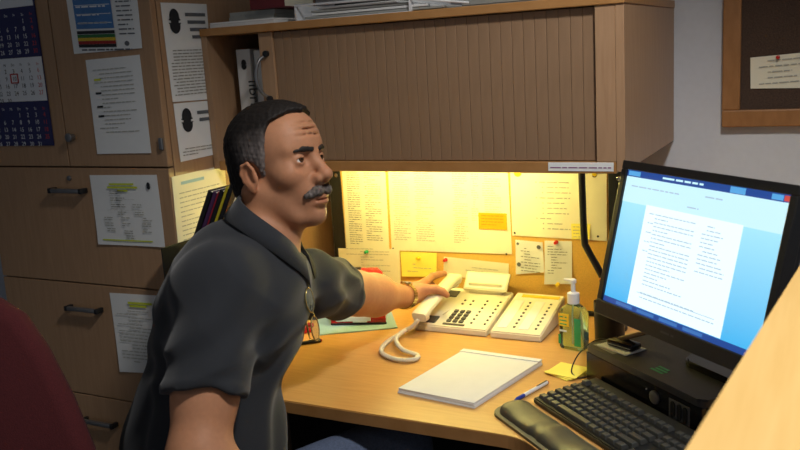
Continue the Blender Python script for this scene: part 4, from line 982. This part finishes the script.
# ---- head
def roty(a): a = R(a); return np.array(((math.cos(a),0,math.sin(a)),(0,1,0),(-math.sin(a),0,math.cos(a))))
def skull(q): return ell(q, (-.003,0,.044), (.095,.0745,.082))
def frame(ax_, ref):
    ax_ = nrm(ax_); a_ = nrm(np.asarray(ref)-ax_*(np.asarray(ref) @ ax_)); return np.stack([a_, np.cross(ax_, a_), ax_], 1)
def head(q):
    s = np.abs(q[:,1]); qs = np.stack([q[:,0], s, q[:,2]], 1)      # mirrored
    d = skull(q)
    d = su(d, ell(q, (.044,0,.046), (.048,.060,.060)), .03)
    d = su(d, ell(q, (.034,0,-.028), (.056,.056,.074)), .03)
    d = su(d, rc(qs, (-.010,.054,-.032), (.048,.029,-.093), .018, .019), .025)
    d = su(d, ell(q, (.067,0,-.097), (.025,.026,.021)), .02)
    d = su(d, ell(qs, (.055,.043,-.014), (.026,.023,.022)), .02)
    d = su(d, rc(qs, (.081,.010,.034), (.066,.046,.034), .011, .010), .014)
    d = su(d, ell(q, (.072,0,-.056), (.025,.034,.030)), .02)
    d = ss(d, ell(qs, (.094,.032,.011), (.018,.020,.0125)), .012)
    # nose
    d = su(d, rc(q, (.086,0,.022), (.111,0,-.020), .0085, .0115), .012)
    d = su(d, ell(q, (.112,0,-.024), (.0125,.0125,.0105)), .008)
    d = su(d, ell(qs, (.098,.0145,-.029), (.013,.0085,.0095)), .007)
    d = ss(d, ell(qs, (.103,.008,-.040), (.006,.004,.004)), .004)
    # eyelids
    ec = (.0745,.0325,.011); lid = ell(qs, ec, (.0150,.0155,.0150))
    lid = ss(lid, ell(qs, (.0900,.0330,.0105), (.012,.0135,.0045)), .002)
    d = su(d, lid, .004)
    d = ss(d, ell(qs, (.0925,.0330,.0105), (.0085,.0125,.0040)), .002)
    # lips and mouth line
    d = su(d, ell(q, (.0885,0,-.064), (.011,.024,.006)), .006)
    d = su(d, ell(q, (.0875,0,-.0745), (.012,.021,.0068)), .006)
    d = ss(d, ell(q, (.1000,0,-.069), (.010,.026,.0012)), .003)
    d = ss(d, ell(q, (.094,0,-.0845), (.008,.016,.0035)), .008)
    d = ss(d, chain(qs, [np.array(v) for v in ((.093,.020,-.006),(.090,.034,-.0095),(.082,.046,-.004))], [.0022,.0026,.002]), .008)
    for z_ in (.056,.068,.080): d = ss(d, ell(q, (.0985-(z_-.05)*.25,0,z_), (.008,.042,.0012)), .006)
    # cheek crease
    d = ss(d, rc(qs, (.0985,.025,-.030), (.0850,.038,-.060), .0028, .0025), .010)
    # ears
    A = roty(-14)
    qs0 = qs; qs = (qs-np.array((-.006,.080,-.004),f32))/f32(.78)+np.array((-.012,.080,.002),f32)
    e = ell(qs, (-.012,.0785,.002), (.0215,.0085,.034), A); e = ss(e, ell(qs, (-.006,.087,.000), (.0115,.0085,.021), A), .006)
    e = su(e, chain(qs, [np.array(v) for v in ((-.001,.080,-.006),(.003,.082,.018),(-.008,.085,.034),(-.025,.086,.030),(-.033,.085,.012),(-.028,.083,-.008),(-.016,.080,-.026))], [.003,.0036,.0042,.0042,.004,.0036,.0045]), .004)
    e = su(e, ell(qs, (-.009,.079,-.029), (.009,.006,.011)), .006); e = su(e, ell(qs, (.004,.0775,-.004), (.004,.006,.008)), .004)
    return su(d, e*.78, .006)
# ---- left hand on the handset; palm frame along the handset
hxn, hyn, hzn = np.array(hx), np.array(hy), np.array(hz_); HAn = np.array(HA)
def HP(x, y, z): return HAn+hxn*x+hyn*y+hzn*z          # hy points left(+) of the handset axis
def hand(p):
    w = WRL
    mcp = [HP(.124,.041,.028), HP(.124,.051,.014), HP(.117,.057,.000), HP(.106,.058,-.013)]
    d = rc(p, w, (w+mcp[1])*.5, .0285, .0270)
    for k_, (m_, r_) in enumerate(zip(mcp, (.0125,.0125,.0118,.0105))):
        st_ = w*.72+m_*.28
        d = su(d, rc(p, st_, m_, .0185, r_), .012)
    d = su(d, rc(p, w*.6+HP(.082,.018,.033)*.4, HP(.080,.020,.032), .0230, .0165), .014)     # ball of the thumb
    rows = [
        [mcp[0], HP(.162,.036,.0290), HP(.184,.029,.0240), HP(.203,.021,.0180)],
        [mcp[1], HP(.160,.047,.0040), HP(.168,.036,-.0120), HP(.160,.024,-.0190)],
        [mcp[2], HP(.146,.053,-.0120), HP(.150,.038,-.0220), HP(.142,.025,-.0240)],
        [mcp[3], HP(.126,.054,-.0220), HP(.128,.040,-.0270), HP(.122,.028,-.0265)]]
    fing = None
    for r_, s in zip(rows, (1.0,1.03,.98,.86)):
        c = chain(p, r_, [.0115*s,.0100*s,.0090*s,.0076*s], .003); fing = c if fing is None else np.minimum(fing, c)
    d = su(d, fing, .006)
    th = chain(p, [HP(.078,.022,.032), HP(.096,-.006,.0285), HP(.102,-.0220,.0190), HP(.104,-.0330,.0090)], [.0140,.0118,.0105,.0082], .004)
    return su(d, th, .008)
# ---- torso and arms
def tors(p, g=0.0):
    BA = np.stack([FW, LF, UP], 1)
    SP = nrm(NCK-WAI); F2 = nrm(FW-SP*(FW @ SP)); L2 = np.cross(SP, F2); B2 = np.stack([F2, L2, SP], 1)
    d = ell(p, CHE-FW*.006, (.132+g,.172+g,.200+g), B2)
    d = su(d, ell(p, CHE+FW*.045+UP*.015, (.080+g,.135+g,.10+g), B2), .06)
    d = su(d, ell(p, WAI+FW*.000-UP*.03, (.152+g,.165+g,.170+g), BA), .08)
    d = su(d, ell(p, PEL, (.125+g,.172+g,.13+g), BA), .08)
    return d
def arms(p, g=0.0):
    d = rc(p, SHR, NCK-UP*.075, .058+g, .050+g); d = su(d, rc(p, SHL, NCK-UP*.082, .054+g, .048+g), .03)
    return d
def body(p):
    p = p.astype(f32); q = tolocal(p)
    out = np.maximum(np.sqrt((q*q).sum(1))-.19, .02)
    near = (q*q).sum(1) < .22**2
    hd_ = out.copy()
    if near.any(): hd_[near] = head(q[near])
    d = tors(p, -.012); d = su(d, arms(p, -.012), .05)
    nk = rc(p, toworld((-.030,0,-.030)), NCK-UP*.04-FW*.005, .053, .060)
    nk = su(nk, rc(p, toworld((.028,0,-.085)), NCK+FW*.035-UP*.03, .020, .026), .03)        # throat
    nk = su(nk, rc(p, toworld((-.030,-.055,-.035)), NCK+FW*.045-LF*.02-UP*.045, .014, .013), .025)   # neck muscle
    d = su(d, nk, .03)
    # right arm
    a = rc(p, SHR, ELR, .056, .047); a = su(a, ell(p, (SHR*.45+ELR*.55), (.054,.052,.10), frame(SHR-ELR, FW)), .03)
    a = su(a, rc(p, ELR, ELR*.6+WRR*.4, .0475, .046), .03); a = su(a, rc(p, ELR*.6+WRR*.4, WRR, .045, .029), .02)
    hr = WRR+nrm(WRR-ELR)*.05
    a = su(a, ell(p, hr, (.045,.036,.020), frame(WRR-ELR, UP)[:, [2,1,0]]), .02)
    fd = nrm(WRR-ELR); sd = nrm(np.cross(UP, fd)); fn = None
    for k_, (o_, l_) in enumerate(((-.026,.070),(-.009,.078),(.009,.072),(.025,.056))):
        b0 = hr+fd*.035+sd*o_; b1 = b0+fd*l_*.5-UP*.006; b2 = b0+fd*l_*.95-UP*.022
        c = chain(p, [b0,b1,b2], [.0098,.0090,.0076]); fn = c if fn is None else np.minimum(fn, c)
    a = su(a, fn, .006); a = su(a, chain(p, [hr-fd*.02+sd*.024, hr+fd*.015+sd*.052-UP*.006, hr+fd*.045+sd*.058-UP*.012], [.015,.0115,.009]), .008)
    d = su(d, a, .03)
    # left arm
    b = rc(p, SHL, ELL_, .054, .050); b = su(b, rc(p, ELL_, ELL_*.65+WRL*.35, .050, .046), .03); b = su(b, rc(p, ELL_*.65+WRL*.35, WRL, .044, .0275), .03)
    b = su(b, ell(p, ELL_*.72+WRL*.28-UP*.006, (.044,.040,.085), frame(WRL-ELL_, UP)), .03)
    b = su(b, hand(p), .012)
    d = su(d, b, .03)
    return su(d, hd_, .022)
M['skin'] = mat('skin', (176,124,92), .55, var=.05, scale=120, bump=.06, sss=.12, attr='tone', spec=.4)
man, V = polygonise(body, (-1.30,.86,.40), (-.60,2.19,1.42), .0032, 'person', M['skin'])
tag(man, 'man with grey moustache in dark polo shirt reaching for the telephone handset', 'person')
q = tolocal(V); cols = np.ones((len(V),3))
def blend(mask, c): 
    global cols
    m_ = np.clip(mask,0,1)[:,None]; cols = cols*(1-m_)+np.array(c)*m_
s_ = np.abs(q[:,1]); hm = (np.sqrt((q*q).sum(1)) < .15)
def gs(c, r): return np.exp(-(((q-np.array(c))/np.array(r))**2).sum(1))*hm
qs_ = np.stack([q[:,0], s_, q[:,2]],1)
def gm(c, r): return np.exp(-(((qs_-np.array(c))/np.array(r))**2).sum(1))*hm
blend(np.clip((-.030-q[:,2])/.02,0,1)*np.clip((q[:,0]-.0)/.03,0,1)*hm*.42, (.72,.72,.74))          # shaved beard area
blend(gs((.095,0,-.069),(.02,.026,.010))*.75, (.86,.60,.58))                                        # lips
blend(gs((.112,0,-.02),(.02,.02,.02))*.35, (1.0,.82,.78)); blend(gm((.072,.045,-.016),(.02,.018,.016))*.35, (1.0,.86,.82))
blend(gm((.088,.033,.004),(.012,.016,.006))*.35, (.80,.72,.74)); blend(gm((-.010,.083,.0),(.03,.012,.04))*.35, (1.06,.80,.74))
hnd = np.sqrt(((V-HP(.09,.01,.01))**2).sum(1)); m_ = np.exp(-(hnd/.08)**2)*.25; blend(m_, (1.05,.84,.78))
paint(man, V, cols)
# eyes
M['eye'] = mat('eye_white', (212,206,200), .12, var=.02)
M['iris'] = mat('brown_iris', (62,40,26), .1, var=.2, scale=300); M['pupil'] = mat('pupil', (8,8,8), .08)
gz = nrm(HF*.95+HU*.16-HL*.10)
for a in (-1, 1):
    ctr = toworld((.0745,a*.0325,.0108)); bm = BM(); ball(bm, ctr, .0131, 20); ey = done('eye', bm, M['eye'], man, True)
    rot = Vector(gz).to_track_quat('Z','Y').to_matrix().to_4x4()
    for nm, r_, dz_, m in (('iris',.0067,.0122,M['iris']),('pupil',.0028,.0127,M['pupil'])):
        bm = BM(); cyl(bm, (0,0,dz_), r_, .0012, 20, r2=r_*.86); bmesh.ops.transform(bm, matrix=Matrix.Translation(ctr) @ rot, verts=bm.verts[:]); done(nm, bm, m, ey, True, 40)
# hair: short crop, receding at the temples, grey above the ears
_r1 = np.random.RandomState(3); _K = _r1.normal(size=(14,3))*150; _P = _r1.uniform(0,6.28,14)
def noise3(q, s=1.0):
    o = 0
    for k_, p_ in zip(_K, _P): o = o+np.sin(q @ (k_*s).astype(f32)+f32(p_))
    return o/6.0
zk = [-.075,-.050,-.035,-.020,.0,.030,.055,.075,.090,.101,.112,.14]
xk = [-.060,-.045,-.020,.014,.022,.032,.038,.040,.046,.068,.080,.085]
def hair(p):
    q = tolocal(p.astype(f32)); s = np.abs(q[:,1])
    base = su(skull(q), ell(q, (.044,0,.046), (.048,.060,.060)), .03)
    base = su(base, rc(q, (-.045,0,-.02), (-.042,0,-.075), .052, .050), .03)
    th = .0075+.004*np.clip((q[:,2]-.04)/.08,0,1)-.004*np.clip((-.01-q[:,2])/.05,0,1)
    d = base-th
    xl = np.interp(q[:,2], zk, xk)+.010*np.clip(1-s/.03,0,1)*(q[:,2] > .08)
    d = si(d, (q[:,0]-xl)*.8, .006); d = si(d, (-.078-q[:,2])*.8, .004)
    ear = ell(np.stack([q[:,0],s,q[:,2]],1), (-.005,.082,-.004), (.021,.022,.029)); d = ss(d, ear, .004)
    return d+.0011*noise3(q, 2.2)
M['hair'] = mat('short_hair', (44,40,38), .62, var=.25, scale=380, bump=.5, stretch=(1,1,.25), attr='tone', spec=.3)
ho, hv = polygonise(hair, HD-.16, HD+.17, .003, 'hair', M['hair'], man)
q = tolocal(hv); g_ = np.clip((q[:,0]+.040)/.045,0,1)*np.clip((.085-q[:,2])/.05,0,1)*np.clip((np.abs(q[:,1])-.040)/.02,0,1)
g_ = np.clip(g_*(.8+.35*noise3(q,3.0)),0,1)[:,None]
paint(ho, hv, (1-g_)*np.array((.50,.47,.46))+g_*np.array((7.0,7.0,7.2)))
# moustache and eyebrows
def moustache(p):
    q = tolocal(p.astype(f32)); qs = np.stack([q[:,0], np.abs(q[:,1]), q[:,2]],1)
    d = ell(qs, (.0965,.010,-.0515), (.0095,.015,.0085)); d = su(d, rc(qs, (.096,.016,-.0520), (.0850,.0345,-.058), .0095, .0065), .008)
    return d+.0011*noise3(q, 2.6)
mo_, mv = polygonise(moustache, HD-.14, HD+.15, .0026, 'moustache', M['hair'], man)
q = tolocal(mv); paint(mo_, mv, np.array((4.2,4.15,4.2))*(1+.7*np.clip(noise3(q,3.2),-.8,.9))[:,None])
def brows(p):
    q = tolocal(p.astype(f32)); qs = np.stack([q[:,0], np.abs(q[:,1]), q[:,2]],1)
    out = np.sqrt(((qs-np.array((.085,.03,.036),f32))**2).sum(1)); near = out < .06; d = out-.03
    f = qs[near]; f2 = f.copy(); f2[:,0] = 0
    w = chain(f2, [np.array(v) for v in ((0,.012,.0285),(0,.030,.0305),(0,.047,.0285))], [.0044,.0044,.0020])
    d[near] = si(si(head(q[near])-.0026, w, .002), .05-f[:,0], .002)+.0007*noise3(q[near], 2.6)
    return d
bo, bv = polygonise(brows, HD-.14, HD+.15, .0026, 'eyebrows', M['hair'], man); paint(bo, bv, np.full((len(bv),3), .85))
# polo shirt
SLR0, SLR1 = SHR, SHR+(ELR-SHR)*.66; SLL0, SLL1 = SHL, SHL+(ELL_-SHL)*.58
def folds(p):
    x = p @ FW.astype(f32); y = p @ LF.astype(f32); z = p[:,2]
    d = .0036*np.sin(46*z+30*x+9*np.sin(11*y)+4*np.sin(17*x))*np.clip((1.02-z)/.2,0,1)
    d = d+.0026*np.sin(64*(z*.6-x*.8)+5*np.sin(13*z))
    a = np.exp(-(((p-(SHR*.7+CHE*.3).astype(f32))/.12)**2).sum(1)); d = d+.010*a*(np.abs(np.sin(34*(x*.75+z*.66)+3*y))-.6)
    b = np.exp(-(((p-(SHL*.75+ELL_*.25).astype(f32))/.12)**2).sum(1)); d = d+.009*b*(np.abs(np.sin(36*(y*.75+z*.66)+2))-.6)
    mid = ((SLR0+SLR1)*.5).astype(f32); c = np.exp(-(((p-mid)/.11)**2).sum(1)); d = d+.008*c*(np.abs(np.sin(30*(z*.85+y*.5)-14*x+2*np.sin(20*z)))-.6)
    mid = ((SLL0+SLL1)*.5).astype(f32); c = np.exp(-(((p-mid)/.09)**2).sum(1)); d = d+.007*c*(np.abs(np.sin(36*(y*.8+z*.5)+2*np.sin(20*z)))-.6)
    return d.astype(f32)
axn = nrm(UP*.85+FW*.48); c0 = NCK+UP*.012+FW*.006
def shirt(p):
    p = p.astype(f32)
    d = tors(p, .004); d = su(d, arms(p, .004), .05)
    for s0, s1, el, r0, r1 in ((SLR0,SLR1,ELR,.070,.0720),(SLL0,SLL1,ELL_,.068,.0690)):
        ax_ = nrm(s1-s0).astype(f32)
        sl = rc(p, s0, s1+ax_*.05, r0, r1); sl = si(sl, (p-s1.astype(f32)) @ ax_, .004)
        sl = ss(sl, si(rc(p, s0, s1+ax_*.1, r0-.015, r1-.012), -((p-s1.astype(f32)) @ ax_)-.016, .002), .003)
        tt = (p-s1.astype(f32)) @ ax_
        sl = sl-.0018*np.clip(1-np.abs(tt+.011)/.011,0,1)
        d = su(d, sl, .035)
    d = d+folds(p)
    d = si(d, (.600-p[:,2]), .006)
    t_ = (p-c0.astype(f32)) @ axn.astype(f32); rr = np.sqrt(np.maximum(((p-c0.astype(f32))**2).sum(1)-t_*t_, 0))
    d = ss(d, si(rr-.071, -(t_+.035), .004), .006); d = si(d, t_-.035-np.maximum(rr-.085,0)*1.2, .006)
    return d
M['shirt'] = mat('charcoal_cotton_pique', (31,34,40), .9, var=.08, scale=700, bump=.25, sheen=.15)
sh, sv = polygonise(shirt, (-1.34,.88,.56), (-.66,1.80,1.24), .0045, 'polo_shirt', M['shirt'], man, slack=.03)
# collar: stand and folded leaf around the neck, open at the front
f_c = nrm(FW-axn*(FW @ axn)); l_c = np.cross(axn, f_c)
bm = BM(); secs = []
NA = 48
for i in range(NA+1):
    t_ = -1+2*i/NA; a = t_*R(163); fr = abs(t_)
    # angle measured from the back of the neck
    dr = -f_c*math.cos(a)+l_c*math.sin(a)
    lowf = .045*fr**3
    prof = [(.069,-.030-lowf*.9),(.0675,.012-lowf),(.0705,.030-lowf*1.05),(.0765,.032-lowf*1.05),(.0795+.004*fr,.018-lowf*1.1),(.0835+.016*fr**2,-.012-lowf*1.25-.012*fr**8),(.0815+.016*fr**2,-.0125-lowf*1.25-.012*fr**8),(.0805,.012-lowf*1.1),(.0745,.024-lowf),(.0725,-.030-lowf*.9)]
    row = []
    for j_, (r_, z_) in enumerate(prof):
        pt = c0+dr*r_*(1.0+.05*math.cos(a))+axn*(z_+.012)+f_c*.004
        if 4 <= j_ <= 7:
            for _ in range(25):
                if float(shirt(pt[None].astype(f32))[0]) > (.0055 if j_ in (4,5) else .0025): break
                pt = pt+(dr*.9+axn*.45)*.0015
        row.append(bm.verts.new(Vector(pt)))
    secs.append(row)
for A, B in zip(secs, secs[1:]):
    for k in range(len(A)): bm.faces.new((A[k],A[(k+1)%len(A)],B[(k+1)%len(A)],B[k]))
bm.faces.new(secs[0][::-1]); bm.faces.new(secs[-1]); done('collar', bm, M['shirt'], sh, True)
# placket buttons
def on_surface(sdf, p, d, n=40):
    p = np.array(p, float); d = nrm(d)
    for _ in range(n): p = p+d*float(sdf(p[None].astype(f32))[0])*-.8
    return p
for k_ in (.02,.075):
    b0 = on_surface(shirt, CHE+FW*.14+UP*(.085-k_), FW)
    bm = BM(); cyl(bm, (0,0,.0012), .0055, .0024, 16, bev=.0006); bmesh.ops.transform(bm, matrix=Matrix.Translation(b0) @ Vector(FW).to_track_quat('Z','Y').to_matrix().to_4x4(), verts=bm.verts[:]); done('button', bm, M['blackp'], sh, True, 40)
# jeans and shoes
HIL, HIR = PEL+LF*.085, PEL-LF*.085
KNL, KNR = np.array((-.87,1.585,.592)), np.array((-.70,1.20,.535)); ANL, ANR = np.array((-.84,1.60,.10)), np.array((-.66,1.22,.10))
def jeans(p):
    p = p.astype(f32); d = ell(p, PEL-UP*.01, (.142,.185,.125), np.stack([FW,LF,UP],1))
    for h_, k_, a_ in ((HIL,KNL,ANL),(HIR,KNR,ANR)):
        d = su(d, rc(p, h_, k_, .092, .074), .05); d = su(d, rc(p, k_, a_, .072, .052), .02)
    x = p @ FW.astype(f32); d = d+.004*np.sin(55*x+20*p[:,2]+4*np.sin(15*p[:,1]))
    d = si(d, .075-p[:,2], .004); return si(d, p[:,2]-.665, .01)
M['jeans'] = mat('blue_denim', (86,98,124), .9, var=.2, scale=260, bump=.25)
polygonise(jeans, (-1.31,.90,.03), (-.52,1.72,.70), .008, 'jeans', M['jeans'], man, slack=.03, refine=1)
for a_ in (ANL, ANR):
    dr = nrm(FW*.7+LF*.2)
    def shoe(p, a_=a_, dr=dr):
        p = p.astype(f32); b0 = np.array((a_[0],a_[1],.05)); d = su(rc(p, b0-dr*.03, b0+dr*.15, .045, .038), rc(p, b0, b0+UP*.06, .045, .048), .03)
        return si(d, .004-p[:,2], .004)
    polygonise(shoe, (a_[0]-.2,a_[1]-.2,-.01), (a_[0]+.3,a_[1]+.3,.2), .008, 'shoe', M['blackp'], man)
# wristwatch on the left wrist
wax = nrm(WRL-ELL_); wc = WRL-wax*.012
ww = thing('wristwatch', 'gold and steel wristwatch on the man\'s left wrist', 'watch', tuple(wc))
wu = nrm(UP-wax*(UP @ wax)); wv = np.cross(wax, wu)
M['gold'] = mat('gold_steel', (208,184,120), .25, .9, var=.08)
def arm_r(dr):
    lo_, hi_ = 0.0, .06
    for _ in range(24):
        m__ = (lo_+hi_)/2
        if float(body((wc+dr*m__)[None].astype(f32))[0]) < 0: lo_ = m__
        else: hi_ = m__
    return hi_
nl = 26; lm = None
for k_ in range(nl):
    a = 2*math.pi*k_/nl; dr = wu*math.cos(a)+wv*math.sin(a); rr_ = arm_r(dr)+.0022; tg = np.cross(wax, dr)
    if k_ in (0, 1, nl-1): 
        if k_ == 0:
            mx = Matrix(((tg[0],wax[0],dr[0],dr[0]*rr_),(tg[1],wax[1],dr[1],dr[1]*rr_),(tg[2],wax[2],dr[2],dr[2]*rr_),(0,0,0,1)))
            bm = BM(); cyl(bm, (0,0,.003), .0165, .007, 28, bev=.0015); bmesh.ops.transform(bm, matrix=mx, verts=bm.verts[:]); wcs = done('case', bm, M['gold'], ww, True, 40)
            bm = BM(); cyl(bm, (0,0,.0068), .0135, .0008, 28); bmesh.ops.transform(bm, matrix=mx, verts=bm.verts[:]); done('dial', bm, M['white'], wcs)
        continue
    if lm is None:
        bm = BM(); box(bm, (0,0,0), (.0072,.0165,.0030), .0009); l_ = done('link', bm, M['gold'], ww); lm = l_.data
    else: l_ = link('link', lm, None, ww)
    l_.matrix_local = Matrix(((tg[0],wax[0],dr[0],dr[0]*rr_),(tg[1],wax[1],dr[1],dr[1]*rr_),(tg[2],wax[2],dr[2],dr[2]*rr_),(0,0,0,1)))
# reading glasses hanging from the placket: seen edge-on, lenses in front of the chest
g0 = on_surface(shirt, CHE+FW*.15+UP*.030-LF*.022, FW)+FW*.008
eg = thing('eyeglasses', 'gold rimmed reading glasses hanging from the shirt front', 'glasses', tuple(g0))
M['lens'] = mat('clear_lens', (235,240,235), .03, trans=.95, ior=1.15, var=.01)
gdn = nrm(-UP*.97+FW*.10); gout = nrm(FW*.93-LF*.36); gout = nrm(gout-gdn*(gout @ gdn)); gsd = np.cross(gout, gdn)
for k_, s_0 in enumerate((.0, .056)):
    cg = gdn*s_0; ring = []
    for i in range(28):
        a = 2*math.pi*i/28; ring.append(Vector(cg+gdn*.0235*math.cos(a)+gsd*.0150*math.sin(a)))
    bm = BM(); tube(bm, ring, .0014, 6, closed=True); rm = done('rim', bm, M['gold'], eg, True)
    bm = BM(); ct_ = [bm.verts.new(v-Vector(cg)*0) for v in ring]; bm.faces.new(ct_)
    r2_ = bmesh.ops.extrude_face_region(bm, geom=bm.faces[:]); bmesh.ops.translate(bm, vec=Vector(gout*.0012), verts=[v for v in r2_['geom'] if isinstance(v, bmesh.types.BMVert)]); done('lens', bm, M['lens'], rm)
bm = BM(); tube(bm, [Vector(gdn*.0235), Vector(gdn*.028+gout*.004), Vector(gdn*.0325)], .0014, 6); done('bridge', bm, M['gold'], eg, True)
for s_0 in (-.022, .078):
    bm = BM(); tube(bm, smooth_path([Vector(gdn*s_0), Vector(gdn*s_0-gout*.014), Vector(gdn*(s_0+(.03 if s_0 < 0 else -.03))-gout*.017), Vector(gdn*(s_0+(.09 if s_0 < 0 else -.09))-gout*.015)], 5), .0013, 6); done('temple_arm', bm, M['gold'], eg, True)

# small print and other marks too fine to pick apart stay joined
for o in bpy.data.objects:
    if o.parent is not None and o.name.split('.')[0] in ('print','page_text','day_numbers','sunday_numbers','spine_lettering','lettering','handwriting','picture_lettering','dark_headings','highlighted_lines','title','title_text','label_lettering','yellow_badge','green_sticker','eyebrows'):
        o['kind'] = 'stuff'
